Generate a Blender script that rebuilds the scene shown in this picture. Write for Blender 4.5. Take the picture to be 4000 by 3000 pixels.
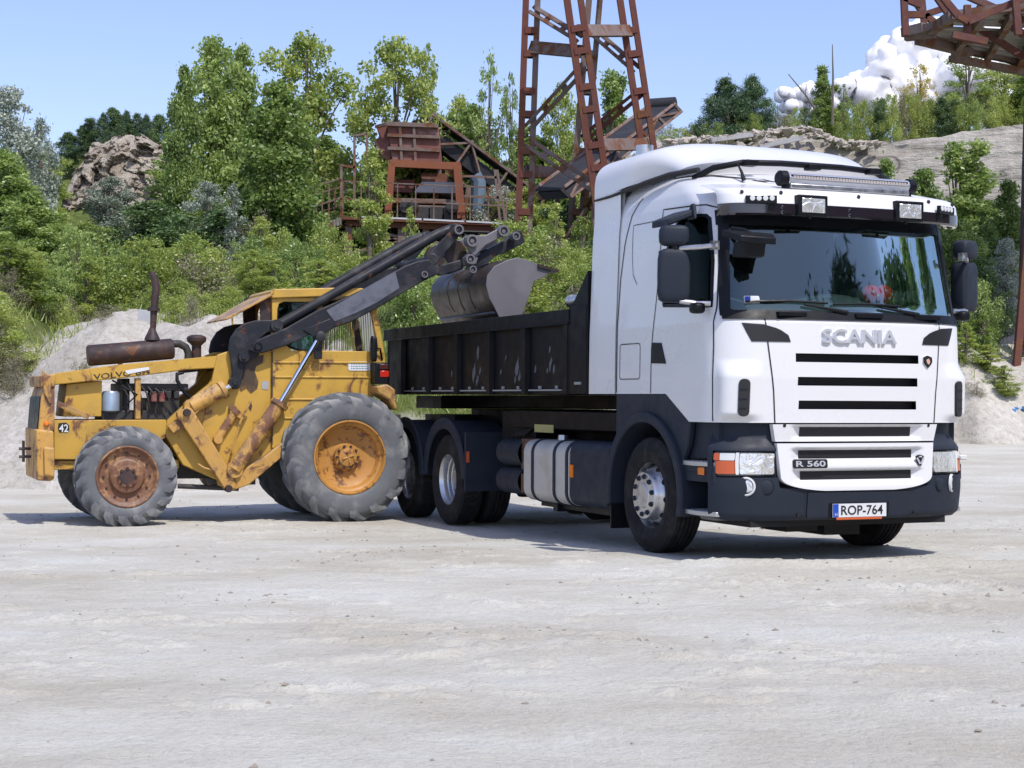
import bpy, bmesh, math, random
import numpy as np
from mathutils import Vector, Matrix
R_=math.radians; PI=math.pi
random.seed(7)
SC=bpy.context.scene; COL=SC.collection
for o in list(bpy.data.objects): bpy.data.objects.remove(o)

# ------------------------------------------------------------------ camera
CAMH=1.32; F4=6500.0; ROLL=0.0057; PITCH=math.atan(58/6500)
cd=bpy.data.cameras.new('camera'); cam=bpy.data.objects.new('camera',cd); COL.objects.link(cam)
cd.sensor_width=36; cd.lens=F4/4000*36; cd.clip_start=.1; cd.clip_end=9000
fw=Vector((0,math.cos(PITCH),math.sin(PITCH))); r0=Vector((1,0,0)); u0=r0.cross(fw)
RT=(math.cos(ROLL)*r0+math.sin(ROLL)*u0); UP=(-math.sin(ROLL)*r0+math.cos(ROLL)*u0)
cam.matrix_world=Matrix(((RT.x,UP.x,-fw.x,0),(RT.y,UP.y,-fw.y,0),(RT.z,UP.z,-fw.z,CAMH),(0,0,0,1)))
SC.camera=cam
CAM=Vector((0,0,CAMH))
def ray(u,v):
    return fw+RT*((u*4000/2212-2000)/F4)+UP*((1500-v*4000/2212)/F4)
def at(u,v,Y):
    d=ray(u,v); return CAM+d*(Y/d.y)
CROP=dict(L4=(50,1000,1.4422),L5=(850,800,1.229),BK=(1550,800,2.766),ST=(1050,350,1.659),TW=(1800,0,1.659),TR=(2500,0,1.4747),K=(1000,1050,2.766))
def cp(k,x,y):
    o=CROP[k]; return (o[0]+x/o[2])*.553,(o[1]+y/o[2])*.553
def W(k,x,y,Y): return at(*cp(k,x,y),Y)

# ------------------------------------------------------------------ light
SUN=Vector((.50,-.80,0)).normalized()*math.cos(R_(56))+Vector((0,0,math.sin(R_(56))))
w=bpy.data.worlds.new('World'); SC.world=w; w.use_nodes=True
nt=w.node_tree; bg=nt.nodes['Background']; sky=nt.nodes.new('ShaderNodeTexSky')
sky.sky_type='NISHITA'; sky.sun_disc=False; sky.sun_elevation=R_(56); sky.sun_rotation=math.atan2(SUN.x,SUN.y)
sky.air_density=1.0; sky.dust_density=1.3; sky.ozone_density=2.2; sky.altitude=200
tn=nt.nodes.new('ShaderNodeMix'); tn.data_type='RGBA'; tn.blend_type='MULTIPLY'; tn.inputs[0].default_value=1; tn.inputs[7].default_value=(1.03,.94,1.05,1); nt.links.new(sky.outputs[0],tn.inputs[6]); nt.links.new(tn.outputs[2],bg.inputs[0]); bg.inputs[1].default_value=.15
sl=bpy.data.lights.new('sun','SUN'); sl.energy=3.0; sl.angle=R_(.5); sl.color=(1,.955,.88)
so=bpy.data.objects.new('sun',sl); COL.objects.link(so); so.rotation_euler=SUN.to_track_quat('Z','Y').to_euler(); so.location=(0,0,60)
SC.view_settings.view_transform='Standard'; SC.view_settings.look='None'; SC.view_settings.exposure=0.42; SC.view_settings.gamma=1
SC.render.engine='CYCLES'; SC.cycles.max_bounces=8; SC.cycles.transparent_max_bounces=16

# ------------------------------------------------------------------ object helpers
def tag(o,label=None,cat=None,group=None,kind=None):
    if label: o['label']=label
    if cat: o['category']=cat
    if group: o['group']=group
    if kind: o['kind']=kind
    return o
def empty(name,loc,rz=0,label=None,cat=None,group=None):
    o=bpy.data.objects.new(name,None); COL.objects.link(o); o.location=loc; o.rotation_euler=(0,0,rz); o.empty_display_size=.2
    return tag(o,label,cat,group)
def frame(axis):
    z=Vector(axis).normalized(); h=Vector((0,0,1)) if abs(z.z)<.95 else Vector((1,0,0))
    x=h.cross(z).normalized(); return x,z.cross(x),z
class MB:
    def __init__(s): s.v=[]; s.f=[]; s.m=[]; s.cur=0
    def add(s,vs,fs):
        n=len(s.v); s.v+= [tuple(p) for p in vs]; s.f+=[tuple(i+n for i in f) for f in fs]; s.m+=[s.cur]*len(fs); return s
    def box(s,c,d,rot=None):
        c=Vector(c); hx,hy,hz=d[0]/2,d[1]/2,d[2]/2
        vs=[Vector((x,y,z)) for x in(-hx,hx) for y in(-hy,hy) for z in(-hz,hz)]
        if rot is not None: vs=[rot@p for p in vs]
        return s.add([c+p for p in vs],[(0,1,3,2),(4,6,7,5),(0,4,5,1),(2,3,7,6),(0,2,6,4),(1,5,7,3)])
    def bb(s,a,b):
        return s.box([(a[i]+b[i])/2 for i in range(3)],[abs(b[i]-a[i]) for i in range(3)])
    def beam(s,p,q,wd,ht=None,up=(0,0,1)):
        p=Vector(p);q=Vector(q); ht=ht or wd; z=(q-p); L=z.length; z.normalize(); u=Vector(up)
        if abs(z.dot(u))>.97: u=Vector((0,1,0))
        x=u.cross(z).normalized(); y=z.cross(x)
        return s.box((p+q)/2,(wd,ht,L),Matrix((x,y,z)).transposed())
    def tube(s,pts,r,seg=10,cap=True):
        pts=[Vector(p) for p in pts]; n=len(pts); rs=r if isinstance(r,(list,tuple)) else [r]*n
        vs=[];fs=[]; px=None
        for i,p in enumerate(pts):
            t=(pts[min(i+1,n-1)]-pts[max(i-1,0)]).normalized()
            if px is None: x,y,_=frame(t)
            else:
                x=(px-t*px.dot(t)).normalized(); y=t.cross(x)
            px=x
            for k in range(seg):
                a=2*PI*k/seg; vs.append(p+x*math.cos(a)*rs[i]+y*math.sin(a)*rs[i])
        for i in range(n-1):
            for k in range(seg): fs.append((i*seg+k,i*seg+(k+1)%seg,(i+1)*seg+(k+1)%seg,(i+1)*seg+k))
        if cap: fs.append(tuple(range(seg-1,-1,-1))); fs.append(tuple((n-1)*seg+k for k in range(seg)))
        return s.add(vs,fs)
    def lathe(s,prof,c=(0,0,0),axis=(0,1,0),seg=48,closed=False):
        """prof: (radius, offset along axis)"""
        c=Vector(c); x,y,z=frame(axis); vs=[];fs=[];m=len(prof)
        for k in range(seg):
            a=2*PI*k/seg; d=x*math.cos(a)+y*math.sin(a)
            for r,h in prof: vs.append(c+d*r+z*h)
        for k in range(seg):
            k2=(k+1)%seg
            for i in range(m if closed else m-1):
                j=(i+1)%m; fs.append((k*m+i,k*m+j,k2*m+j,k2*m+i))
        return s.add(vs,fs)
    def prism(s,poly,fn,t0,t1):
        """poly list of 2d; fn(x,y,t)->3d"""
        n=len(poly); vs=[fn(x,y,t0) for x,y in poly]+[fn(x,y,t1) for x,y in poly]
        bm=bmesh.new(); bv=[bm.verts.new((x,y,0)) for x,y in poly]; f=bm.faces.new(bv); bmesh.ops.triangulate(bm,faces=[f]); bm.verts.index_update()
        tr=[tuple(v.index for v in f.verts) for f in bm.faces]; bm.free()
        fs=[t for t in tr]+[tuple(n+i for i in reversed(t)) for t in tr]+[(i,(i+1)%n,n+(i+1)%n,n+i) for i in range(n)]
        return s.add(vs,fs)
    def grid(s,P,skip=None,wrap=False):
        nr=len(P);nc=len(P[0]); fs=[]
        for i in range(nr-1):
            for j in range(nc-1 if not wrap else nc):
                if skip and skip(i,j): continue
                j2=(j+1)%nc; fs.append((i*nc+j,i*nc+j2,(i+1)*nc+j2,(i+1)*nc+j))
        return s.add([p for r in P for p in r],fs)
    def build(s,name,mat,parent=None,smooth=True,bevel=0,fixn=True,angle=35,label=None,seg=2):
        me=bpy.data.meshes.new(name); me.from_pydata(s.v,[],s.f); 
        mats=mat if isinstance(mat,(list,tuple)) else [mat]
        for m in mats: me.materials.append(m)
        if len(mats)>1: me.polygons.foreach_set('material_index',s.m)
        bm=bmesh.new(); bm.from_mesh(me); 
        bmesh.ops.dissolve_degenerate(bm,dist=1e-6,edges=bm.edges)
        if fixn: bmesh.ops.recalc_face_normals(bm,faces=bm.faces)
        bm.to_mesh(me); bm.free()
        if smooth: me.shade_smooth(); me.set_sharp_from_angle(angle=R_(angle))
        o=bpy.data.objects.new(name,me); COL.objects.link(o)
        if parent: o.parent=parent
        if bevel:
            b=o.modifiers.new('bevel','BEVEL'); b.width=bevel; b.segments=seg; b.limit_method='ANGLE'; b.angle_limit=R_(40)
        if label: o['label']=label
        return o
def text_geo(body,size,extr=.0,offset=0,sx=1):
    c=bpy.data.curves.new('t','FONT'); c.body=body; c.size=size; c.extrude=extr; c.offset=offset; c.align_x='CENTER'; c.align_y='CENTER'; c.resolution_u=3
    o=bpy.data.objects.new('t',c); COL.objects.link(o); dg=bpy.context.evaluated_depsgraph_get(); dg.update()
    me=bpy.data.meshes.new_from_object(o.evaluated_get(dg)); vs=[v.co.copy() for v in me.vertices]; fs=[tuple(p.vertices) for p in me.polygons]
    bpy.data.objects.remove(o); bpy.data.curves.remove(c); bpy.data.meshes.remove(me)
    x0=min(v.x for v in vs);x1=max(v.x for v in vs);y0=min(v.y for v in vs);y1=max(v.y for v in vs)
    return [Vector(((v.x-(x0+x1)/2)*sx,v.y-(y0+y1)/2,v.z)) for v in vs],fs
def fit_text(body,wd,ht,extr=0,offset=0):
    vs,fs=text_geo(body,1,0.5 if extr else 0,offset)
    X=max(v.x for v in vs)*2; Y=max(v.y for v in vs)*2
    return [Vector((v.x*wd/X,v.y*ht/Y,v.z*2*extr)) for v in vs],fs
def smst(a,b,x):
    t=min(1,max(0,(x-a)/(b-a))); return t*t*(3-2*t)

# ------------------------------------------------------------------ materials
class N:
    def __init__(s,name):
        s.m=bpy.data.materials.new(name); s.m.use_nodes=True; s.t=s.m.node_tree; s.b=s.t.nodes['Principled BSDF']; s.out=s.t.nodes['Material Output']
        s.co=None
    def n(s,ty,**k):
        x=s.t.nodes.new('ShaderNode'+ty)
        for a,b in k.items(): setattr(x,a,b)
        return x
    def l(s,a,b): s.t.links.new(a,b)
    def coord(s,kind='Object'):
        c=s.n('TexCoord'); return c.outputs[kind]
    def noise(s,scale,detail=4,rough=.55,vec=None,dist=0):
        x=s.n('TexNoise'); x.inputs['Scale'].default_value=scale; x.inputs['Detail'].default_value=detail; x.inputs['Roughness'].default_value=rough; x.inputs['Distortion'].default_value=dist
        s.l(vec or s.coord(),x.inputs['Vector']); return x.outputs['Fac']
    def ramp(s,fac,stops):
        r=s.n('ValToRGB'); e=r.color_ramp.elements
        while len(e)<len(stops): e.new(.5)
        for i,(p,c) in enumerate(stops):
            e[i].position=p; e[i].color=(c if len(c)==4 else (*c,1)) if isinstance(c,tuple) else (c,c,c,1)
        s.l(fac,r.inputs[0]); return r.outputs[0]
    def mix(s,fac,a,b):
        x=s.n('Mix',data_type='RGBA')
        for i,v in ((0,fac),(6,a),(7,b)):
            if isinstance(v,(int,float)): x.inputs[i].default_value=v if i==0 else (v,v,v,1)
            elif isinstance(v,tuple): x.inputs[i].default_value=(*v,1) if len(v)==3 else v
            else: s.l(v,x.inputs[i])
        return x.outputs[2]
    def math(s,op,a,b=0):
        x=s.n('Math',operation=op)
        for i,v in ((0,a),(1,b)):
            if isinstance(v,(int,float)): x.inputs[i].default_value=v
            else: s.l(v,x.inputs[i])
        return x.outputs[0]
    def bump(s,h,st=.3,dist=.01):
        b=s.n('Bump'); b.inputs['Strength'].default_value=st; b.inputs['Distance'].default_value=dist; s.l(h,b.inputs['Height']); s.l(b.outputs[0],s.b.inputs['Normal'])
    def set(s,**k):
        for a,v in k.items():
            i=s.b.inputs[a.replace('_',' ')]
            if isinstance(v,tuple): i.default_value=(*v,1) if len(v)==3 else v
            elif isinstance(v,(int,float)): i.default_value=v
            else: s.l(v,i)
        return s
def paint(name,col,rough=.4,metal=0,dirt=(.25,.22,.18),amt=.3,scale=3,dust=0,dustcol=(.42,.40,.36),bump=.0,coat=0,var=.06,rust=0,rustscale=4,spec=.5):
    """painted surface: mottled tone, grime patches, dust on upward faces, rust blotches"""
    m=N(name); c=m.mix(m.noise(scale*.35,3),tuple(x*(1-var) for x in col),tuple(min(1,x*(1+var)) for x in col))
    if amt:
        f=m.ramp(m.noise(scale,8,.65,dist=.4),[(.5,0.),(.78,1.)]); c=m.mix(m.math('MULTIPLY',f,amt),c,dirt)
    if rust:
        f=m.ramp(m.noise(rustscale,9,.7,dist=.6),[(.62-rust*.25,0.),(.68-rust*.22,1.)]); 
        rc=m.mix(m.noise(rustscale*5,5),(.06,.022,.012),(.22,.085,.03)); c=m.mix(f,c,rc); rr=m.mix(f,rough,.85)
    if dust:
        g=m.n('NewGeometry'); sx=m.n('SeparateXYZ'); m.l(g.outputs['Normal'],sx.inputs[0])
        up=m.ramp(sx.outputs[2],[(.3,0.),(.9,1.)]); f=m.math('MULTIPLY',m.math('ADD',up,.25),m.math('MULTIPLY',m.noise(scale*2,6),dust*1.5)); c=m.mix(f,c,dustcol)
    m.set(Base_Color=c,Roughness=rough,Metallic=metal,Coat_Weight=coat)
    m.b.inputs['Specular IOR Level'].default_value=spec
    rn=m.ramp(m.noise(scale*2.3,6),[(.3,max(0,rough-.08)),(.75,min(1,rough+.18))]); m.l(rn,m.b.inputs['Roughness'])
    if bump: m.bump(m.noise(scale*7,6),bump,.01)
    return m.m
def flat(name,col,rough=.5,metal=0,emit=0,**k):
    m=N(name); m.set(Base_Color=col,Roughness=rough,Metallic=metal,**k)
    return m.m
M={}
M['white']=paint('white_paint',(.68,.69,.70),.28,dirt=(.45,.42,.37),amt=.015,scale=1.0,coat=.35,var=.012,dust=.05)
M['gap']=flat('panel_gap',(.02,.02,.022),.8)
M['plastic']=paint('dark_plastic',(.018,.024,.037),.5,dirt=(.04,.04,.045),amt=.2,scale=4,dust=.03,bump=.05,spec=.18)
M['black']=paint('black_plastic',(.006,.007,.010),.4,dirt=(.02,.02,.02),amt=.2,scale=5,dust=.01,spec=.2)
M['gloss']=paint('gloss_black',(.014,.013,.018),.12,amt=.05,scale=5,dust=.05,coat=.5)
M['void']=flat('black_interior',(.008,.008,.009),.8)
M['mesh']=flat('grille_mesh',(.012,.011,.014),.5)
M['chrome']=flat('chrome',(.75,.77,.80),.12,1)
M['steel']=paint('brushed_steel',(.55,.56,.58),.30,metal=.9,dirt=(.2,.18,.15),amt=.35,scale=6,bump=.03)
M['alu']=paint('aluminium',(.50,.50,.49),.42,metal=.7,dirt=(.25,.22,.17),amt=.5,scale=3,dust=.2)
M['tank']=paint('dusty_aluminium_tank',(.52,.51,.48),.5,metal=.35,dirt=(.26,.22,.16),amt=.55,scale=2.2,dust=.35)
M['silver']=flat('silver_lettering',(.72,.75,.80),.35,.55)
M['rubber']=paint('tyre_rubber',(.013,.013,.015),.7,dirt=(.09,.088,.08),amt=.4,scale=5,dust=.08,bump=.15,spec=.12)
M['rubber2']=paint('dusty_tractor_rubber',(.095,.105,.12),.9,dirt=(.33,.33,.32),amt=.8,scale=3.2,dust=.5,bump=.2,spec=.2)
M['amber']=flat('amber_lens',(.75,.18,.01),.15,Coat_Weight=.5)
M['redlens']=flat('red_lens',(.45,.02,.01),.2)
M['orange']=flat('orange_lens',(.50,.10,.03),.25)
M['clearplastic']=flat('clear_lens',(.62,.63,.62),.12,Coat_Weight=.6)
M['blue']=flat('plate_blue',(.01,.06,.40),.5)
M['platew']=paint('plate_white',(.62,.64,.66),.45,amt=.2,scale=6)
M['ink']=flat('plate_ink',(.01,.01,.012),.5)
M['skip']=paint('black_skip_paint',(.006,.0065,.008),.45,dirt=(.018,.02,.026),amt=.5,scale=2.5,bump=.05,dust=.01,spec=.12)
M['bare']=paint('scraped_paint',(.25,.26,.27),.6,amt=.5,scale=8)
M['yellow']=paint('worn_yellow_paint',(.50,.30,.04),.42,dirt=(.20,.12,.045),amt=.6,scale=2.2,rust=.22,rustscale=3.0,dust=.12,bump=.08,var=.1)
M['yellow2']=paint('dull_yellow_paint',(.48,.26,.045),.55,dirt=(.16,.11,.06),amt=.85,scale=3,rust=.5,rustscale=3.4,dust=.3,bump=.12,var=.15)
M['rimy']=paint('yellow_rim',(.42,.205,.045),.5,dirt=(.25,.14,.06),amt=.6,scale=5,rust=.35,rustscale=7,bump=.08,var=.12)
M['rimr']=paint('rusty_rim',(.33,.17,.07),.7,dirt=(.20,.15,.10),amt=.7,scale=6,rust=.9,rustscale=6,dust=.3,bump=.15,var=.2)
M['blacksteel']=paint('worn_black_steel',(.014,.016,.022),.45,dirt=(.13,.125,.125),amt=.5,scale=3.2,rust=.10,rustscale=4,bump=.12,dust=.06,spec=.25)
M['greysteel']=paint('scoured_steel',(.15,.145,.155),.55,metal=.3,dirt=(.30,.28,.27),amt=.4,scale=2.0,bump=.05,var=.1)
M['bucket']=paint('brown_black_bucket',(.040,.029,.025),.38,metal=.3,dirt=(.16,.12,.09),amt=.6,scale=2.2,rust=.12,bump=.1,dust=.06)
M['engine']=paint('oily_engine',(.028,.027,.028),.6,dirt=(.08,.07,.05),amt=.7,scale=9,bump=.3)
M['exhaust']=paint('rusted_exhaust',(.03,.018,.019),.6,dirt=(.14,.07,.045),amt=.5,scale=5,rust=.2,rustscale=6,bump=.15)
M['chrome_rod']=flat('chrome_rod',(.8,.82,.85),.08,1)
M['rustred']=paint('red_oxide_steel',(.13,.04,.028),.75,dirt=(.10,.06,.05),amt=.6,scale=1.2,rust=.5,rustscale=1.0,bump=.15,var=.15)
M['rustgrey']=paint('weathered_steel',(.16,.115,.10),.8,dirt=(.30,.27,.25),amt=.6,scale=1.5,rust=.5,rustscale=1.4,bump=.15,var=.2)
M['faded']=paint('faded_red_plate',(.17,.065,.05),.8,dirt=(.34,.27,.25),amt=.75,scale=1.3,rust=.3,rustscale=1.0,bump=.1,var=.15)
M['rustor']=paint('orange_rust_steel',(.22,.07,.03),.75,dirt=(.10,.05,.04),amt=.6,scale=1.5,bump=.1,var=.2)
M['palegrey']=paint('pale_weathered_plate',(.36,.36,.37),.7,dirt=(.16,.10,.07),amt=.8,scale=1.3,rust=.35,rustscale=1.2,bump=.1)
M['belt']=paint('black_rubber_belt',(.016,.017,.022),.7,amt=.3,scale=1.5,dirt=(.08,.08,.085))
M['redplush']=flat('red_plush',(.80,.012,.01),.8)
M['seat']=flat('cab_fabric',(.05,.055,.065),.9)
M['dash']=flat('cab_dashboard',(.09,.11,.115),.6)
M['curtain']=flat('cab_curtain',(.30,.36,.38),.9)
M['bark']=paint('bark',(.13,.11,.085),.9,dirt=(.26,.25,.22),amt=.6,scale=3,bump=.4)
def glassmat(name,tint,refl,fk=.5):
    m=N(name); tr=m.n('BsdfTransparent'); tr.inputs[0].default_value=(*tint,1); gl=m.n('BsdfGlossy'); gl.inputs['Roughness'].default_value=.02; gl.inputs[0].default_value=(.66,.84,.84,1)
    fr=m.n('LayerWeight'); fr.inputs[0].default_value=.35; f=m.math('ADD',m.math('MULTIPLY',fr.outputs['Fresnel'],fk),refl); mx=m.n('MixShader'); m.l(f,mx.inputs[0]); m.l(tr.outputs[0],mx.inputs[1]); m.l(gl.outputs[0],mx.inputs[2]); m.l(mx.outputs[0],m.out.inputs[0]); return m.m
M['screen']=glassmat('windscreen_glass',(.46,.58,.56),.09)
M['glass']=glassmat('side_glass',(.08,.10,.10),.0,.18)
M['cabglass']=glassmat('tinted_cab_glass',(.25,.40,.38),.08)
def lens():
    m=N('headlamp_reflector'); c=m.mix(m.noise(9,2,dist=2.5),(.60,.61,.60),(.85,.86,.82)); m.set(Base_Color=c,Roughness=.22,Metallic=.6,Coat_Weight=1); m.bump(m.noise(7,1,dist=3),.5,.04); return m.m
M['lens']=lens()
def leafmat(name,c0,c1,c2,tr=.42):
    m=N(name); g=m.n('NewGeometry'); oi=m.n('ObjectInfo'); 
    f=m.math('ADD',m.math('MULTIPLY',g.outputs['Random Per Island'],.6),m.math('MULTIPLY',m.noise(.9,3,vec=g.outputs['Position']),.8))
    f=m.math('ADD',f,m.math('MULTIPLY',m.math('SUBTRACT',oi.outputs['Random'],.5),.35))
    c=m.ramp(f,[(.25,c0),(.62,c1),(.98,c2)])
    di=m.n('BsdfDiffuse'); tl=m.n('BsdfTranslucent'); gl=m.n('BsdfGlossy'); gl.inputs['Roughness'].default_value=.45; gl.inputs[0].default_value=(.8,.8,.8,1)
    m.l(c,di.inputs[0]); hs=m.n('HueSaturation'); hs.inputs['Value'].default_value=1.4; hs.inputs['Hue'].default_value=.485; m.l(c,hs.inputs['Color']); m.l(hs.outputs[0],tl.inputs[0])
    a=m.n('MixShader'); a.inputs[0].default_value=tr; m.l(di.outputs[0],a.inputs[1]); m.l(tl.outputs[0],a.inputs[2])
    b=m.n('MixShader'); b.inputs[0].default_value=.05; m.l(a.outputs[0],b.inputs[1]); m.l(gl.outputs[0],b.inputs[2]); m.l(b.outputs[0],m.out.inputs[0]); return m.m
M['leaf_poplar']=leafmat('poplar_leaves',(.08,.14,.03),(.18,.28,.06),(.38,.48,.15))
M['leaf_robinia']=leafmat('robinia_leaves',(.10,.155,.03),(.24,.33,.06),(.44,.50,.14))
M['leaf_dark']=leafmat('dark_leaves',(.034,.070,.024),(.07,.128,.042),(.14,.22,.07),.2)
M['leaf_silver']=leafmat('silver_leaves',(.12,.16,.11),(.24,.29,.22),(.42,.46,.38),.2)
M['leaf_pine']=leafmat('pine_needles',(.022,.055,.026),(.05,.10,.042),(.09,.16,.065),.1)
M['leaf_yellow']=leafmat('yellow_leaves',(.25,.22,.02),(.42,.36,.04),(.6,.5,.08))
M['leaf_grass']=leafmat('grass_blades',(.10,.17,.03),(.22,.31,.06),(.40,.45,.14))
M['leaf_dry']=leafmat('dry_scrub',(.10,.09,.05),(.18,.17,.09),(.30,.28,.18),.2)
# ================================================================== TRUCK
TR_ANG=math.atan2(-.921,.39)
truck=empty('tipper_truck',(2.836,13.587,0),TR_ANG,'white truck cab facing the camera with a roof light bar, carrying a black skip','truck')
SEC=[(0.30,-.06,1.22,3.4,.52),(0.38,-.02,1.24,3.4,.52),(0.60,0,1.25,3.4,.52),(0.84,-.015,1.25,3.4,.52),(1.0,-.02,1.235,3.2,.5),(1.14,0,1.225,3.0,.48),
(1.5,.01,1.225,2.9,.46),(1.95,-.01,1.22,2.9,.46),(2.05,-.05,1.215,2.9,.48),(2.8,-.20,1.19,2.9,.5),(2.95,-.25,1.175,2.8,.5),(3.05,-.36,1.15,2.7,.55),(3.15,-.52,1.10,2.6,.6),(3.23,-.70,1.02,2.5,.65),(3.28,-.95,.92,2.5,.6),(3.30,-1.2,.8,2.5,.5)]
REAR=-2.10
def sec(z):
    if z<=SEC[0][0]: return SEC[0][1:]
    for p,q in zip(SEC,SEC[1:]):
        if z<=q[0]:
            t=(z-p[0])/(q[0]-p[0]); return tuple(p[i]+(q[i]-p[i])*t for i in range(1,5))
    return SEC[-1][1:]
def spos(s,z,off=0):
    a0,w,n,d=sec(z); m=abs(s); sg=-1 if s>0 else 1
    w+=off; a0+=off; d+=0
    if m<=1:
        ph=m*PI/2; b=w*math.sin(ph)**(2/n) if m>0 else 0; a=a0-d+d*math.cos(ph)**(2/n) if m<1 else a0-d
    else: b=w; a=(a0-d)+(REAR-(a0-d))*(m-1)
    return (a,sg*b,z)
def fa(b,z):
    a0,w,n,d=sec(z); m=min(abs(b)/w,1); return a0-d+d*(1-m**n)**(1/n)
def fb(a,z):
    a0,w,n,d=sec(z)
    if a<=a0-d: return w
    m=min(1,(a-a0+d)/d); return w*(1-m**n)**(1/n)
def s_of_b(b,z):
    w,n=sec(z)[1:3]; m=min(abs(b)/w,1)**(n/2); return math.asin(m)/(PI/2)*(-1 if b>0 else 1)
def frange(a,b,st):
    n=max(1,int(round((b-a)/st))); return [a+(b-a)*i/n for i in range(n+1)]
# ---- main cab shell
SLOTS=[(1.63,1.70,.59),(1.44,1.51,.58),(1.25,1.32,.565)]
def brow(b,z,slots):
    d=0
    for z0,z1,h in slots:
        e=1-smst(h,h+.13,abs(b))
        if e<=0: continue
        if z0-.055<z<=z0: d=max(d,e*.05*smst(z0-.06,z0,z))
        elif z0<z<z1: d=max(d,e*.05)
        elif z1<=z<z1+.02: d=max(d,e*.05*(1-(z-z1)/.02))
    return d
def inpoly(x,y,P):
    c=False; j=len(P)-1
    for i in range(len(P)):
        if (P[i][1]>y)!=(P[j][1]>y) and x<(P[j][0]-P[i][0])*(y-P[i][1])/(P[j][1]-P[i][1])+P[i][0]: c=not c
        j=i
    return c
def zbot(a): return 1.14 if a>-.64 else (1.14+(1.37-1.14)*min(1,(-.64-a)/.41))
rows=frange(1.14,2.0,.01)+frange(2.0,3.30,.02)[1:]
half=frange(0,.5,.01)+frange(.5,1,.02)[1:]+frange(1,2,.02)[1:]
cols=[-x for x in reversed(half)][:-1]+half
EYE=[(.64,1.79),(.66,1.845),(.74,1.895),(.87,1.93),(1.03,1.94),(1.0,1.87),(.96,1.79)]
P=[];info=[]
for z in rows:
    r=[]
    for s in cols:
        a,b,_=spos(s,z); zz=max(z,zbot(a))
        if zz!=z: a,b,_=spos(s,zz)
        if abs(s)<.5 and z<2: a-=brow(b,z,SLOTS)
        # raised air duct round the corner vents
        if abs(s)<.95 and 1.15<z<1.75:
            e=math.exp(-((abs(s)-.62)/.17)**4)*smst(1.14,1.22,z)*(1-smst(1.5,1.66,z)); q=spos(s,z,.045*e); a,b=q[0],q[1]
        r.append((a,b,zz))
    P.append(r)
WS_Z0,WS_Z1=2.03,2.80
def WS_S(z): return .66-.06*(z-2.03)/.77
DW=[(-1.12,2.12),(-.345,2.08),(-.385,2.45),(-.46,2.80),(-.50,2.83),(-.80,2.85),(-.90,2.83),(-1.12,2.55)]
def skip(i,j):
    a=sum(P[i+x][j+y][0] for x in(0,1) for y in(0,1))/4; b=sum(P[i+x][j+y][1] for x in(0,1) for y in(0,1))/4; z=(P[i][j][2]+P[i+1][j][2])/2
    s=(cols[j]+cols[j+1])/2
    if WS_Z0<z<WS_Z1 and abs(s)<WS_S(z): return True
    if abs(s)>.70 and inpoly(a,z,DW): return True
    if abs(s)<.5 and z<1.75:
        for z0,z1,h in SLOTS:
            if z0<z<z1 and abs(b)<h: return True
    return False
mb=MB(); mb.grid(P,skip)
cab=mb.build('cab_body',M['white'],truck,fixn=False,angle=50)
mb=MB(); top=P[-1]; k=len(mb.v)
mb.grid([[(-1.5,0,3.31)]*len(top),top]); mb.add([(REAR,-1.22,1.37),(REAR,1.22,1.37),(REAR,1.2,2.8),(REAR,.8,3.3),(REAR,-.8,3.3),(REAR,-1.2,2.8)],[(0,1,2,3,4,5)])
mb.build('cab_roof_panel',M['white'],truck,fixn=False)
# ---- shell patches
def patch(pts_s,z,off,rows_):pass
def shell_strip(mb,path,wd,off,mode):
    """thin line following the shell; path of (b,z) (front) or (a,z) (near side) ; returns quads"""
    L=[];R=[]
    out=[]
    for i,p in enumerate(path):
        q0=Vector(path[max(i-1,0)]);q1=Vector(path[min(i+1,len(path)-1)]); t=(q1-q0).normalized(); n=Vector((-t.y,t.x))*wd/2
        for sg in(-1,1):
            x,y=p[0]+n.x*sg,p[1]+n.y*sg
            if mode=='f': out.append((fa(x,y)+off,x,y))
            elif mode=='n': out.append((x,-(fb(x,y)+off),y))
            else: out.append((x,(fb(x,y)+off),y))
    fs=[(2*i,2*i+1,2*i+3,2*i+2) for i in range(len(path)-1)]
    mb.add(out,fs)
def dens(path,st=.04):
    o=[]
    for p,q in zip(path,path[1:]):
        n=max(1,int(math.hypot(q[0]-p[0],q[1]-p[1])/st)); o+=[(p[0]+(q[0]-p[0])*i/n,p[1]+(q[1]-p[1])*i/n) for i in range(n)]
    return o+[path[-1]]
def rrect(x0,y0,x1,y1,r,n=4):
    o=[]
    for cx,cy,a0 in((x1-r,y1-r,0),(x0+r,y1-r,90),(x0+r,y0+r,180),(x1-r,y0+r,270)):
        for i in range(n+1): o.append((cx+r*math.cos(R_(a0+90*i/n)),cy+r*math.sin(R_(a0+90*i/n))))
    return o
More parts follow.
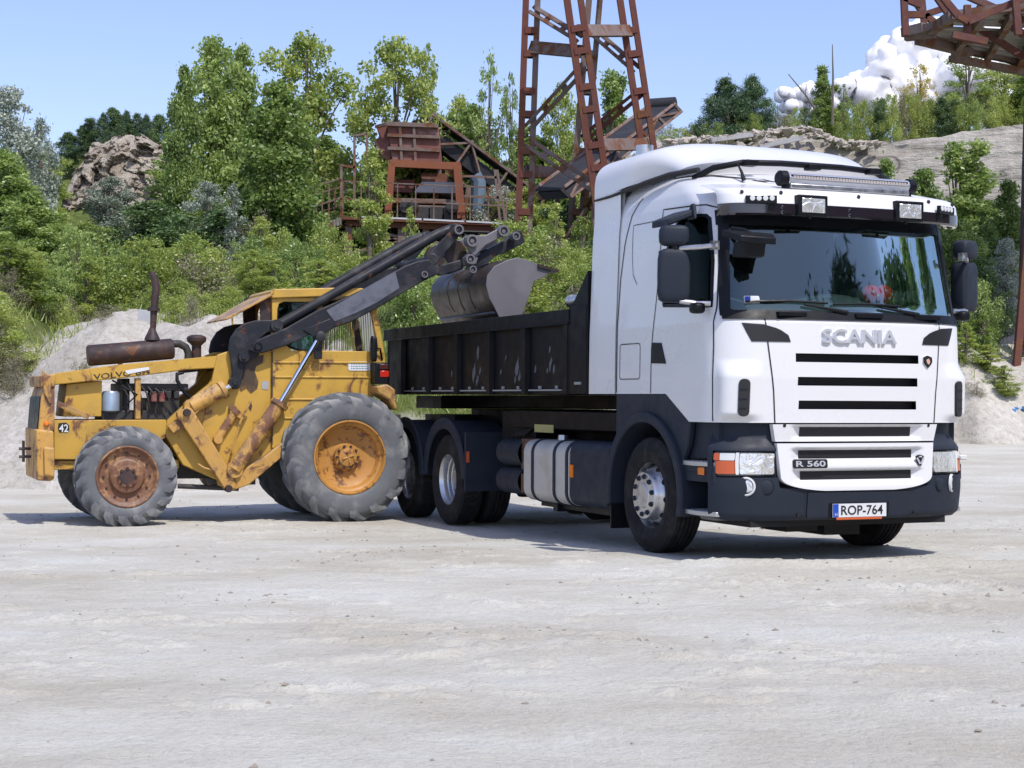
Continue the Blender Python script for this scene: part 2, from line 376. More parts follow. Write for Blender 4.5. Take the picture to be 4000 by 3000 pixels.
def shell_poly(mb,poly,off,thick,fn,nr=10,nc=12):
    """fill a (scanline convex) polygon over a surface fn(x,y,off), with a rim going back by thick"""
    ys=[p[1] for p in poly]; y0,y1=min(ys)+1e-5,max(ys)-1e-5
    G=[]
    for i in range(nr+1):
        t=(1-math.cos(PI*i/nr))/2; y=y0+(y1-y0)*t; xs=[]
        for k in range(len(poly)):
            p,q=poly[k],poly[(k+1)%len(poly)]
            if (p[1]>y)!=(q[1]>y): xs.append(p[0]+(q[0]-p[0])*(y-p[1])/(q[1]-p[1]))
        if len(xs)<2: continue
        x0,x1=min(xs),max(xs); G.append([(x0+(x1-x0)*j/nc,y) for j in range(nc+1)])
    mb.grid([[fn(x,y,off) for x,y in r] for r in G])
    if thick:
        rim=[(r[0]) for r in G]+G[-1][1:]+[r[-1] for r in reversed(G[:-1])]+list(reversed(G[0]))[1:]
        mb.grid([[fn(x,y,off) for x,y in rim],[fn(x,y,off-thick) for x,y in rim]])
FF=lambda x,y,o:(fa(x,y)+o,x,y)
NS=lambda x,y,o:(x,-(fb(x,y)+o),y)
FS=lambda x,y,o:(x,(fb(x,y)+o),y)
SS=lambda s,z,o:spos(s,z,o)
# panel gaps
mb=MB()
seam=[(.85,1.975),(.835,1.8),(.815,1.62),(.79,1.4),(.775,1.14)]
for sg in(-1,1):
    shell_strip(mb,dens([(sg*(x+ .0),y) for x,y in seam]),.011,.004,'f')
for md in('n','s'):
    shell_strip(mb,dens([(-.29,1.15),(-.285,1.75),(-.30,2.08),(-.345,2.5),(-.40,2.82),(-.43,2.89),(-.52,2.92),(-1.19,2.945),(-1.20,2.6),(-1.24,2.2),(-1.31,1.75),(-1.315,1.375)]),.011,.004,md)
    shell_strip(mb,dens([(-1.97,1.38),(-1.97,2.0),(-1.94,2.4),(-1.88,2.7),(-1.78,2.95),(-1.66,3.1)]),.014,.004,md)
    sl=rrect(-1.97+.06,1.50,-1.52,1.81,.03); shell_strip(mb,sl+[sl[0]],.008,.004,md)
    shell_strip(mb,dens([(-1.62,2.33),(-1.70,2.42),(-1.73,2.6),(-1.73,2.86),(-1.26,2.86)]),.007,.003,md)
shell_strip(mb,dens([(-.36,3.06),(-.45,3.11),(-.62,3.17),(-.9,3.22),(-1.3,3.235)],.03),.012,.006,'n'); shell_strip(mb,dens([(-.36,3.06),(-.45,3.11),(-.62,3.17),(-.9,3.22),(-1.3,3.235)],.03),.012,.006,'s')
mb.build('panel_gap',M['gap'],truck,fixn=False)
# grille slots upper
for z0,z1,h in SLOTS:
    mb=MB(); shell_poly(mb,[(-h-.02,z0-.02),(h+.02,z0-.02),(h+.02,z1+.02),(-h-.02,z1+.02)],-.07,0,FF,4,30)
    for k in range(1,4): 
        zz=z0+(z1-z0)*k/4; mb.grid([[FF(x,zz-.004,-.062) for x in frange(-h,h,.1)],[FF(x,zz+.004,-.062) for x in frange(-h,h,.1)]])
    mb.build('grille_slot',M['mesh'],truck,fixn=False)
for sg in(-1,1):
    mb=MB(); shell_poly(mb,[(sg*x,y) for x,y in EYE],.006,.006,FF,12,12); mb.build('air_intake',M['mesh'],truck,fixn=False)
    mb=MB(); shell_poly(mb,[(sg*x,y) for x,y in rrect(.50,1.19,.585,1.49,.035)],.052,.02,SS,14,6); vt=mb.build('corner_vent',M['mesh'],truck,fixn=False)
    mb=MB()
    for k in range(3): shell_poly(mb,[(sg*x,y) for x,y in rrect(.515,1.255+k*.075,.575,1.262+k*.075,.003)],.058,.01,SS,2,4)
    mb.build('vent_bar',M['plastic'],vt,fixn=False)
# SCANIA lettering
def surf_text(body,wd,ht,cx,cz,off,extr,mat,name,parent,fn=None,offset=0,flip=1):
    vs,fs=fit_text(body,wd,ht,extr,offset); mb=MB(); mb.add([ (fn or FF)(cx+flip*v.x,cz+v.y,off+v.z) for v in vs],fs); return mb.build(name,mat,parent,smooth=False)
surf_text('SCANIA',.72,.115,0,1.845,.012,.012,M['silver'],'lettering',truck,offset=.02)
def mini(name,poly,off,thick,mat,parent=truck,fn=FF,nr=8,nc=8,**k):
    mb=MB(); shell_poly(mb,poly,off,thick,fn,nr,nc); return mb.build(name,mat,parent,fixn=False,**k)
g=mini('badge',[(.64,1.69),(.69,1.70),(.74,1.69),(.745,1.64),(.69,1.595),(.64,1.64)],.012,.012,M['chrome'])
mini('badge_shield',[(.65,1.68),(.69,1.69),(.73,1.68),(.732,1.645),(.69,1.605),(.65,1.645)],.016,.003,M['ink'],g); mini('badge_emblem',[(.67,1.665),(.70,1.675),(.715,1.65),(.70,1.625),(.68,1.635)],.019,.003,flat('emblem_tan',(.6,.35,.28),.4),g)
# ---- lower grille (white)
def lowpanel(name,zs,hw,slots,off):
    us=frange(-1,1,.0125); P=[]
    for z in zs: P.append([(fa(u*hw(z),z)+off-brow(u*hw(z),z,slots),u*hw(z),z) for u in us])
    def sk(i,j):
        z=(zs[i]+zs[i+1])/2; b=(P[i][j][1]+P[i][j+1][1])/2
        return any(z0<z<z1 and abs(b)<h for z0,z1,h in slots)
    mb=MB(); mb.grid(P,sk)
    rim=[r[0] for r in P]+list(P[-1][1:])+[r[-1] for r in reversed(P[:-1])]+list(reversed(P[0]))[1:]
    mb.grid([rim,[(a-.05,b,z) for a,b,z in rim]])
    o=mb.build(name,M['white'],truck,fixn=False,angle=45)
    for z0,z1,h in slots: mini('grille_slot',[(-h-.01,z0-.01),(h+.01,z0-.01),(h+.01,z1+.01),(-h-.01,z1+.01)],off-.045,0,M['mesh'],o,FF,4,24)
    return o
hw1=lambda z:.77+.03*(z-.99)/.14
hw2=lambda z: .735+.1*(z-.72) if z>.72 else .735*max(0.0,1-((.72-z)/.135)**2.6)**(1/2.6)
lowpanel('upper_grille_strip',frange(.99,1.128,.006),hw1,[(1.038,1.104,.53)],.016)
lowpanel('lower_grille_panel',[.592,.595,.60,.61]+frange(.62,.975,.01),hw2,[(.86,.92,.54),(.69,.75,.53)],.022)
mb=MB(); shell_poly(mb,rrect(-.63,.775,-.315,.848,.012),.034,.012,FF,4,10); tp=mb.build('model_badge',M['ink'],truck,fixn=False)
surf_text('R 560',.27,.048,-.472,.812,.035,.004,M['silver'],'lettering',tp,offset=.02)
g=mini('emblem',[(.555,.86),(.575,.872),(.60,.876),(.625,.872),(.645,.86),(.635,.82),(.61,.785),(.59,.785),(.565,.82)],.034,.012,M['ink'])
mb=MB()
for sg in(-1,1): mb.beam((FF(.60+sg*.035,.85,.038)),(FF(.60+sg*.006,.80,.038)),.014,.008,up=(1,0,0))
mb.beam(FF(.585,.86,.038),FF(.615,.86,.038),.012,.008,up=(1,0,0)); mb.build('emblem_mark',M['silver'],g)
for bx in(-.7,.7): mini('bolt_cover',[(bx+.014*math.cos(t*.785),1.118+.014*math.sin(t*.785)) for t in range(8)],.02,.004,M['ink'],truck,FF,4,4)
# ---- bumper / front plastics
def bumper_off(s,z):
    o=0
    if z>.915: o-=.05*smst(.915,1.05,z)
    if .70<z<.915 and .27<abs(s)<.80: o-=.03
    if z<.40: o-=.02*(1-smst(.35,.40,z))
    if z>.61 and abs(s)<.262: o-=.09*smst(.61,.63,z)
    return o
zs=[.352]+frange(.36,.44,.02)+frange(.46,.70,.03)+[.701]+frange(.72,.90,.03)+[.916]+frange(.93,1.145,.02)
hs=frange(0,.26,.02)+[.2699,.2701]+frange(.29,.78,.02)+[.7999,.8001,.83,.86]
cs=[-x for x in reversed(hs)][:-1]+hs
P=[[spos(s,z+max(0,.45-z)*.25*smst(.6,.86,abs(s)),bumper_off(s,z)) for s in cs] for z in zs]
mb=MB(); mb.grid(P)
for k in(0,-1):
    e=[P[i][k] for i in range(len(P))]; mb.grid([e,[(a-.02,b*.8,z) for a,b,z in e]])
mb.grid([P[0],[(a-.25,b*.80,z+.05) for a,b,z in P[0]]])
bump=mb.build('bumper',M['plastic'],truck,fixn=False,angle=40)
mb=MB()
for b in(-.5,.5): shell_strip(mb,dens([(b,.37),(b,.585)]),.008,.003,'f')
shell_strip(mb,dens([(b,.588) for b in(-.5,0,.5)],.1),.006,.003,'f')
mb.build('bumper_seam',M['gap'],bump,fixn=False)
mini('bumper_centre',rrect(-.49,.372,.49,.578,.012),.014,.02,M['plastic'],bump,FF,10,24)
# plate
mb=MB(); shell_poly(mb,[(-.29,.365),(.29,.365),(.29,.49),(-.29,.49)],.02,.02,FF,2,8); 
pl=mb.build('plate_holder',M['black'],truck,fixn=False)
PA=fa(0,.43)+.028
mb=MB(); mb.bb((PA-.004,-.26,.375),(PA,.26,.484)); num=mb.build('number_plate',M['platew'],truck)
mb=MB(); mb.bb((PA,-.258,.377),(PA+.002,-.205,.482)); mb.build('plate_band',M['blue'],num)
vs,fs=fit_text('ROP-764',.405,.078,0,.012); mb=MB(); mb.add([(PA+.003,.022+v.x,.431+v.y) for v in vs],fs); mb.build('plate_number',M['ink'],num,smooth=False,fixn=False)
vs,fs=fit_text('H',.022,.026,0,.0); mb=MB(); mb.add([(PA+.004,-.23+v.x,.398+v.y) for v in vs],fs); mb.build('country_letter',M['platew'],num,smooth=False,fixn=False)
mb=MB(); mb.bb((PA-.01,-.225,.353),(PA+.004,.215,.372)); mb.build('orange_strip',M['orange'],pl,bevel=.003)
# headlights
for sg in(1,-1):
    e=lambda x0,z0,x1,z1,r=.012:[(sg*x,y) for x,y in rrect(x0,z0,x1,z1,r)]
    hl=mini('headlight',e(.285,.715,.785,.905),-.012,.04,M['gloss'],truck,SS,6,16)
    mini('headlamp_lens',e(.295,.728,.535,.895),.002,.02,M['lens'],hl,SS,8,12)
    mini('indicator_lens',e(.575,.73,.765,.835,.006),.002,.02,M['orange'],hl,SS,6,10)
    mini('side_light_lens',e(.575,.838,.72,.895,.006),.004,.02,M['clearplastic'],hl,SS,6,10)
    mini('corner_reflector',e(.725,.838,.785,.895,.006),.006,.02,M['orange'],hl,SS,4,4)
    mini('headlamp_frame',e(.54,.725,.57,.90,.005),.006,.02,M['clearplastic'],hl,SS,6,3)
    c=spos(sg*.49,.63,-.006); q=spos(sg*.50,.63,.5); ax=(Vector(q)-Vector(c)).normalized()
    mb=MB(); mb.lathe([(.0,.004),(.04,.006),(.058,.0),(.062,-.004),(.075,.002),(.078,-.01)],c,ax,24); fg=mb.build('fog_lamp',M['lens'],truck)
    mb=MB(); mb.lathe([(.060,.006),(.068,.009),(.077,.004),(.078,-.01)],c,ax,24); mb.build('fog_lamp_ring',M['clearplastic'],fg)
    c=spos(sg*.345,.625,.0); mb=MB(); mb.lathe([(.0,.006),(.05,.006),(.056,.002),(.058,-.004),(.060,.003),(.063,-.01)],c,ax.lerp(Vector((1,0,0)),.5),24); mb.build('tow_eye_cover',M['plastic'],bump)
    mb=MB(); mb.box((PA-.02-.02,sg*.565,.40),(.02,.024,.024)); mb.build('bumper_bolt',M['ink'],bump)
mb=MB(); mb.box((-.16,1.16,.845),(.05,.07,.045)); mb.build('headlamp_washer',M['clearplastic'],bump,bevel=.01)
# under bumper
mb=MB(); mb.bb((-1.2,-.95,.30),(-.12,.95,.5)); mb.bb((-.7,-.5,.24),(-.3,-.2,.3)); mb.bb((-.9,-.1,.2),(-.35,.25,.3)); mb.tube([(-1.41,-1.0,.5),(-1.41,1.0,.5)],.07); mb.bb((-1.6,-.7,.28),(-1.25,.7,.45)); mb.build('front_axle',M['void'],truck,smooth=False)
# ---- steps and side plastics (both sides)
for sg,nm in((-1,'n'),(1,'s')):
    Y=lambda y: sg*y
    mb=MB(); mb.bb((-.80,Y(.9),.34),(-.26,Y(.98),1.15)); mb.build('step_well',M['void'],truck,smooth=False)
    mb=MB(); mb.prism([(-.78,.83),(-.27,.85),(-.27,1.15),(-.66,1.15),(-.70,.98),(-.78,.93)],lambda x,y,t:(x,Y(t),y),1.10,1.16); mb.bb((-.775,Y(.98),.655),(-.245,Y(1.215),.785)); 
    mb.bb((-.77,Y(1.20),.726),(-.25,Y(1.219),.731)); mb.build('step_panel',M['plastic'],truck,bevel=.008)
    for z,x0,x1 in((.80,-.785,-.265),(.40,-.745,-.235)):
        mb=MB(); mb.prism([(x0,0.98),(x1,.98),(x1,1.20),((x0+x1)/2,1.245),(x0,1.215)],lambda x,y,t:(x,Y(y),t),z-.018,z+.02); st=mb.build('step',M['alu'],truck,bevel=.005)
        mb=MB()
        for i in range(12):
            for j in range(4): mb.box((x0+.03+i*(x1-x0-.06)/11,Y(1.02+j*.05),z+.023),(.014,.014,.006))
        mb.build('tread_studs',M['steel'],st,smooth=False)
    mb=MB(); mb.prism([(-.70,.385),(-.27,.385),(-.30,.355),(-.38,.34),(-.60,.34)],lambda x,y,t:(x,Y(t),y),.90,1.13); mb.build('step_skid',M['greysteel'],truck,bevel=.01)
    mb=MB(); mb.box((-.44,Y(1.222),.742-.0),(.10,.016,.062)); mb.build('side_marker',M['amber'],truck,bevel=.008)
    # mudguard arc and plastic flank
    C=(-1.41,.50); arc=[(C[0]+r*math.cos(R_(t)),C[1]+r*math.sin(R_(t))) for r,ts in((.625,range(-14,196,6)),(.715,range(192,-16,-6))) for t in ts]
    mb=MB(); mb.prism(arc,lambda x,y,t:(x,Y(t),y),.88,1.265); mb.build('front_mudguard',M['plastic'],truck,bevel=.015,angle=60)
    top=[(C[0]+.70*math.cos(R_(t)),C[1]+.70*math.sin(R_(t))) for t in range(20,148,8)]
    mb=MB(); mb.prism([(-2.06,.86),(-1.99,1.0),(-1.985,1.372),(-1.03,1.372),(-.62,1.142),(-.66,.95),(-.74,.84)]+top,lambda x,y,t:(x,Y(t),y),1.17,1.222); mb.build('flank_panel',M['plastic'],truck,bevel=.01)
    mb=MB(); mb.bb((-2.06,Y(.9),.16),(-2.04,Y(1.24),.62)); mb.build('mud_flap',M['black'],truck)
    mb=MB(); mb.bb((-2.0,Y(.5),.75),(-.8,Y(.88),1.36)); mb.build('wheel_arch_liner',M['void'],truck,smooth=False)
    # door handle, window frame and glass
    fn=NS if sg<0 else FS
    mini('door_handle',[(-1.30,1.63),(-1.30,1.81),(-1.13,1.805),(-1.04,1.625)],.008,.006,M['black'],truck,fn,8,6)
    mb=MB(); shell_poly(mb,DW,-.03,0,fn,10,10); mb.build('door_window',M['glass'],truck,fixn=False)
    mb=MB(); shell_strip(mb,dens(DW+[DW[0]],.05),.028,.003,nm); mb.build('window_seal',M['black'],truck,fixn=False)
    # side air deflector behind cab
    mb=MB(); P=[]
    for z in frange(1.37,3.20,.08):
        w=sec(min(z,2.95))[1]+.012; P.append([(x,Y(w-.03*max(0,-(x+2.45))**1*3),z) for x in(-1.985,-2.1,-2.3,-2.45,-2.52,-2.54)])
    mb.grid(P); mb.grid([[(x,y-Y(.04),z) for x,y,z in r] for r in P]); e=[r[-1] for r in P]; mb.grid([e,[(x,y-Y(.04),z) for x,y,z in e]]); e=P[0]; mb.grid([e,[(x,y-Y(.04),z) for x,y,z in e]])
    mb.build('side_deflector',M['white'],truck,angle=50)
# ---- windscreen
mb=MB(); shell_poly(mb,[(-.68,WS_Z0-.02),(.68,WS_Z0-.02),(.62,WS_Z1+.03),(-.62,WS_Z1+.03)],-.012,0,SS,12,40)
ws=mb.build('windscreen',M['screen'],truck,fixn=False)
mb=MB()
for sg in(-1,1):
    shell_poly(mb,[(sg*.65,2.0),(sg*.755,2.0),(sg*.69,2.86),(sg*.59,2.86)],.006,.01,SS,12,4)
shell_poly(mb,[(-.72,2.745),(.72,2.745),(.72,2.87),(-.72,2.87)],.004,.01,SS,4,40)
mb.build('windscreen_surround',M['black'],truck,fixn=False)
mb=MB(); shell_poly(mb,[(-.735,1.972),(.735,1.972),(.735,2.045),(-.735,2.045)],.012,.02,SS,4,40); 
for b in(-.62,.1,.7): mb.box((fa(b,2.0)+.0,b,2.015),(.06,.26,.03))
mb.build('scuttle_panel',M['black'],truck,fixn=False)
for b0,b1,dz in((-.98,-.10,.085),(-.22,.62,.075)):
    p0=FF(b1,2.035,.035); p1=FF(b0*.55+b1*.45,2.075,.02)
    pts=[FF(b1+(b0-b1)*t,2.04+dz*min(1,t*1.6)*(1-.25*t),.022) for t in (0,.15,.3,.45,.6,.8,1)]
    mb=MB(); mb.tube(pts[:4],[.018,.016,.012,.01],6); mb.tube([FF(b1+(b0-b1)*t,2.055+dz*.8*(1-.4*abs(t-.6)),.014) for t in(.2,.4,.6,.8,1.0)],.010,6); mb.build('wiper',M['black'],truck)
# interior
mb=MB(); P=[]
for z,k in((2.02,-.10),(2.10,-.18),(2.16,-.35),(2.18,-.6),(2.10,-.75),(1.9,-.8)): P.append([(k-.12*(b/1.1)**2,b,z+.05*math.cos(b*5)) for b in frange(-1.08,1.08,.12)])
mb.grid(P); mb.bb((-.95,-1.1,1.4),(-.75,1.1,1.9)); mb.bb((-.65,.25,2.17),(-.42,.95,2.27)); dash=mb.build('dashboard',M['dash'],truck,fixn=False)
mb=MB(); pts=[(-.62+.10*math.cos(t),.62+.22*math.sin(t),2.22+.20*math.cos(t)) for t in frange(0,2*PI,.35)]; mb.tube(pts+[pts[0]],.017,8); mb.tube([(-.62,.62,2.22),(-.42,.62,2.1)],.03,8); mb.beam((-.62,.42,2.22),(-.62,.82,2.22),.03,.02); mb.build('steering_wheel',M['black'],truck)
for b in(-.6,.6):
    mb=MB(); mb.box((-1.35,b,2.05),(.14,.5,.85),Matrix.Rotation(R_(8),3,'Y')); mb.box((-1.38,b,2.62),(.10,.28,.22)); mb.box((-1.15,b,1.65),(.5,.5,.14)); mb.build('seat',M['seat'],truck,bevel=.04,seg=3)
mb=MB()
for sg in(-1,1):
    P=[[(-.42-.42*t+.02*math.sin(t*34),sg*(1.02+.06*t+.018*math.cos(t*40)),z) for t in frange(0,1,.03)] for z in(2.10,2.45,2.78)]; mb.grid(P)
mb.build('curtain',M['curtain'],truck,fixn=False)
mb=MB(); mb.bb((-2.05,-1.1,1.4),(-2.02,1.1,3.2)); mb.bb((-2.0,-1.1,1.38),(-.8,1.1,1.42)); mb.bb((-2.0,-1.08,2.9),(-.5,1.08,2.93)); mb.build('cab_lining',flat('cab_lining',(.05,.055,.06),.9),truck,smooth=False)
mini('permit_sticker',rrect(-.98,2.10,-.86,2.16,.004),-.006,.0,M['platew'],ws,FF,3,4); mini('sticker_band',rrect(-.975,2.105,-.93,2.155,.004),-.005,.0,M['blue'],ws,FF,3,4)
lady=empty('plush_toy',tuple(Matrix.Rotation(TR_ANG,3,'Z')@Vector((-.24,.34,2.15))+Vector((2.836,13.587,0))),TR_ANG,'red plush toy with white spots lying on the truck dashboard behind the windscreen','toy')
mb=MB()
for dy,r in((-.06,.075),(.065,.08)):
    mb.lathe([(0.001,r)]+[(r*math.sin(t),r*math.cos(t)) for t in frange(.2,PI-.2,.2)]+[(0.001,-r)],(0,dy,.065),(0,0,1),16)
mb.build('plush_body',M['redplush'],lady)
mb=MB()
for dy,dz in((-.09,.08),(-.04,.05),(.04,.09),(.1,.06),(.07,.03)): mb.lathe([(0,.006),(.01,.003),(.013,-.004)],(.07,dy,dz),(1,0,0),8)
mb.build('plush_spot',M['platew'],lady)
# ---- sun visor
VS=[(2.805,-.02),(2.82,.0),(2.90,.0),(2.97,-.015),(3.01,-.05),(3.035,-.12)]
def vpos(u,k,o=0):
    z,a0=VS[k]; w=1.165+o; n=2.9; d=.36; ph=abs(u)*PI/2; b=w*math.sin(ph)**(2/n) if u else 0; return (a0+o-d+d*math.cos(ph)**(2/n),(1 if u>0 else -1)*b,z)
us=frange(-.95,.95,.025)
def visor(name,k0,k1,mat,o=0,back=True):
    P=[[vpos(u,k,o) for u in us] for k in range(k0,k1+1)]; mb=MB(); mb.grid(P)
    if back: mb.grid([[(x-.02,y*.985,z+.002) for x,y,z in r] for r in P]); mb.grid([P[0],[(x-.02,y*.985,z) for x,y,z in P[0]]])
    for k in(0,-1): e=[r[k] for r in P]; mb.grid([e,[(x-.02,y*.97,z) for x,y,z in e]])
    return mb.build(name,mat,truck,fixn=False,angle=40)
vis=visor('sun_visor',2,5,M['white']); vb=visor('visor_band',0,2,flat('smoked_visor',(.018,.014,.02),.08,Coat_Weight=1),.004)
mb=MB(); mb.grid([[vpos(u,5) for u in us],[(x-.25,y*.97,z+.06) for x,y,z in [vpos(u,5) for u in us]]]); mb.build('visor_top',M['white'],vis,fixn=False)
VF=lambda b,z,o:( (lambda kk:(vpos(kk,3 if z>2.93 else 2,o)[0],b,z))(math.asin(min(1,abs(b)/1.165)**(2.9/2))/(PI/2)) )
for b in(-.47,.47):
    p=VF(b,2.89,0); mb=MB(); mb.box((p[0]+.0,b,2.89),(.09,.275,.165)); mb.tube([(p[0]-.02,b,2.81),(p[0],b,2.80)],.02,8); sp=mb.build('spotlight',M['black'],truck,bevel=.015)
    mb=MB(); mb.box((p[0]+.046,b,2.888),(.012,.215,.115)); mb.build('spotlight_lens',M['lens'],sp,bevel=.004)
for b in(-.90,.90):
    p=VF(b,2.92,0); t=math.radians(24)*(1 if b<0 else -1); rm=Matrix.Rotation(-t,3,'Z') 
    mb=MB(); mb.box((p[0]+.012,b,2.925),(.03,.25,.065),rm); sp=mb.build('marker_lamp',M['black'],truck,bevel=.004)
    mb=MB()
    for k in range(4): mb.lathe([(0,.004),(.02,.003),(.024,-.006)],Vector((p[0]+.03,b,2.935))+rm@Vector((0,-.078+k*.052,0)),rm@Vector((1,0,0)),12)
    mb.build('marker_lens',M['clearplastic'],sp)
for b in(-1.03,-.72,0.,.72,1.03):
    p=VF(b,2.99,.0); mb=MB(); mb.lathe([(0,.004),(.014,.003),(.017,-.004)],(p[0],b,2.99),(1,0,0.15),10); mb.build('visor_bolt',M['ink'],vis)
for b in(-.72,-.1,.62): 
    for z in (2.87,2.83):
        p=VF(b,z,.006); mb=MB(); mb.lathe([(0,.008),(.012,.006),(.014,-.004)],(p[0],b,z),(1,0,0),10); mb.build('visor_screw',M['chrome'],vb)
# ---- LED light bar
mb=MB(); mb.tube([(-.185,-.60,3.125),(-.185,.60,3.125)],.052,20); lbar=mb.build('roof_light_bar',flat('bar_casing',(.55,.57,.62),.25,.6),truck)
for sg in(-1,1):
    mb=MB(); mb.lathe([(.0,.08),(.05,.075),(.064,.06),(.066,0),(.05,-.002)],(-.185,sg*.595,3.125),(0,sg,0),20); mb.build('end_cap',M['black'],lbar)
    mb=MB(); mb.beam((-.185,sg*.60,3.08),(-.17,sg*.60,2.99),.05,.04); mb.build('bracket',M['black'],lbar)
mb=MB(); mb.box((-.141,0,3.135),(.012,1.14,.04)); st=mb.build('led_window',M['black'],lbar)
mb=MB()
for k in range(40): mb.box((-.133,-.54+k*.0277,3.135),(.008,.021,.026))
mb.build('led_array',flat('led_lens',(.50,.46,.44),.25,.2),st,smooth=False)
mb=MB(); mb.box((-.15,0,3.062),(.05,1.16,.040)); mb.build('reflector_rail',M['steel'],lbar,bevel=.006)
# ---- roof rail and aerial
mb=MB(); mb.tube([(-1.0,-1.0,3.20),(-.86,-.88,3.28),(-.75,-.66,3.325),(-.72,-.3,3.335),(-.72,.3,3.335),(-.75,.66,3.325),(-.86,.88,3.28),(-1.0,1.0,3.20)],.028,8)
for b in(-.62,0,.62): mb.box((-.70,b,3.315),(.10,.12,.05))
mb.build('roof_rail',M['black'],truck,bevel=.008)
mb=MB(); mb.tube([(-.58,-.75,3.15),(-.60,-.76,3.22),(-.66,-.765,3.30)],[.02,.012,.006],8); mb.build('aerial',M['black'],truck)
# ---- roof fairing
def fair(u,t):
    """u -1..1 across, t 0..1 front->back"""
    a=-.86-.10*u*u*0-1.66*t; w=1.02+.17*smst(0,.6,t); zt=3.345+.26*smst(0,.42,t)+.0*t; zl=3.27-.10*smst(0,1,t)
    k=abs(u)**1
    ph=u*PI/2; n=4.2
    b=w*math.copysign(abs(math.sin(ph))**(2/n*1.15),u); c=abs(math.cos(ph))**(2/n)
    a2=a-.42*(1-t)*(abs(u)**3)
    return (a2,b,zl+(zt-zl)*c)
US=[math.copysign(abs(x)**.8,x) for x in frange(-1,1,.04)]
P=[[fair(u,t) for u in US] for t in frange(0,1,.05)]
mb=MB(); mb.grid(P); f0=P[0]; mb.grid([f0,[(a-.03,b*.97,3.24) for a,b,z in f0]]); e=P[-1]; mb.grid([e,[(a+.01,b*.95,3.2) for a,b,z in e]]); 
fr=mb.build('roof_fairing',M['white'],truck,fixn=False,angle=50)
mb=MB()
for sg in(-1,1): mb.tube([(-.9,sg*1.0,3.262),(-1.25,sg*1.09,3.255),(-1.6,sg*1.145,3.22),(-1.9,sg*1.185,3.185),(-2.2,sg*1.195,3.165),(-2.5,sg*1.2,3.16)],[.022,.026,.026,.018,.012,.010],8)
mb.build('fairing_seal',M['gap'],fr)
mb=MB(); mb.box((-1.62,-1.075,3.46),(.12,.01,.05),Matrix.Rotation(R_(-28),3,'X')); mb.build('fairing_patch',M['white'],fr,bevel=.004)
# exhaust stack tip behind cab
mb=MB(); mb.lathe([(.085,0),(.085,.45),(.075,.45),(.07,.2)],(-2.75,-.55,3.3),(0,0,1),20); mb.build('exhaust_tip',M['steel'],truck)
# ---- mirrors
def rbox(mb,c,d,r,rot=None):
    """rounded box by superellipsoid"""
    n=14;m=10; P=[]
    f=lambda v,e: math.copysign(abs(v)**e,v)
    for i in range(m+1):
        t=-PI/2+PI*i/m; row=[]
        for j in range(n*2):
            p=PI*j/n; v=Vector((f(math.cos(t),r)*f(math.cos(p),r)*d[0]/2,f(math.cos(t),r)*f(math.sin(p),r)*d[1]/2,f(math.sin(t),r)*d[2]/2))
            if rot: v=rot@v
            row.append(Vector(c)+v)
        P.append(row)
    mb.grid(P,wrap=True)
for sg in(-1,1):
    mb=MB(); rbox(mb,(-.50,sg*1.45,2.325),(.14,.265,.44),.38,Matrix.Rotation(sg*R_(24),3,'Z')); mb.box((-.555,sg*1.43,2.33),(.03,.23,.40),Matrix.Rotation(sg*R_(24),3,'Z')); mir=mb.build('mirror_housing',M['plastic'],truck)
    mb=MB(); mb.box((-.572,sg*1.423,2.33),(.012,.21,.38),Matrix.Rotation(sg*R_(24),3,'Z')); mb.build('mirror_glass',M['chrome'],mir)
    mb=MB(); rbox(mb,(-.50,sg*1.45,2.65),(.16,.245,.17),.5,Matrix.Rotation(sg*R_(24),3,'Z')); m2=mb.build('wide_angle_mirror',M['plastic'],truck)
    mb=MB(); mb.tube([(-.45,sg*1.42,2.545),(-.3,sg*1.3,2.55),(-.22,sg*1.20,2.56)],.022,8); mb.tube([(-.45,sg*1.42,2.12),(-.38,sg*1.3,2.10),(-.34,sg*1.2,2.10)],.022,8); mb.box((-.24,sg*1.22,2.56),(.05,.06,.07)); mb.build('mirror_arm',M['steel'],truck); mb=MB(); rbox(mb,(-.36,sg*1.31,2.06),(.13,.11,.09),.6); mb.build('mirror_joint',M['black'],truck)
    mb=MB(); mb.tube([(-.47,sg*1.45,2.52),(-.47,sg*1.45,2.60)],.03,8); mb.build('mirror_pivot',M['black'],truck)
mb=MB(); mb.prism([(-.92,1.22),(-.95,1.42),(-.62,1.44),(-.55,1.22)],lambda x,y,t:(x,-y,2.74+t+(1.44-y)*.42),0,.06); mb.prism([(-.66,2.80),(-.52,2.80),(-.545,2.93),(-.60,2.93)],lambda x,y,t:(x,-t,y),1.22,1.25); mb.build('kerb_mirror',M['plastic'],truck,bevel=.02)
mb=MB(); mb.prism([(-.05,-1.27),(.16,-1.22),(.20,-.92),(.02,-.84)],lambda x,y,t:(x,y,2.60+t-.30*x),0,.055)
mb.tube([(-.22,-1.08,2.70),(-.05,-1.06,2.67),(.06,-1.05,2.62)],.022,6); mb.prism([(.0,-1.19),(.14,-1.16),(.14,-.97),(.02,-.95)],lambda x,y,t:(x-.25*t,y,2.57-t),0,.12); mb.build('front_mirror',M['black'],truck,bevel=.02)
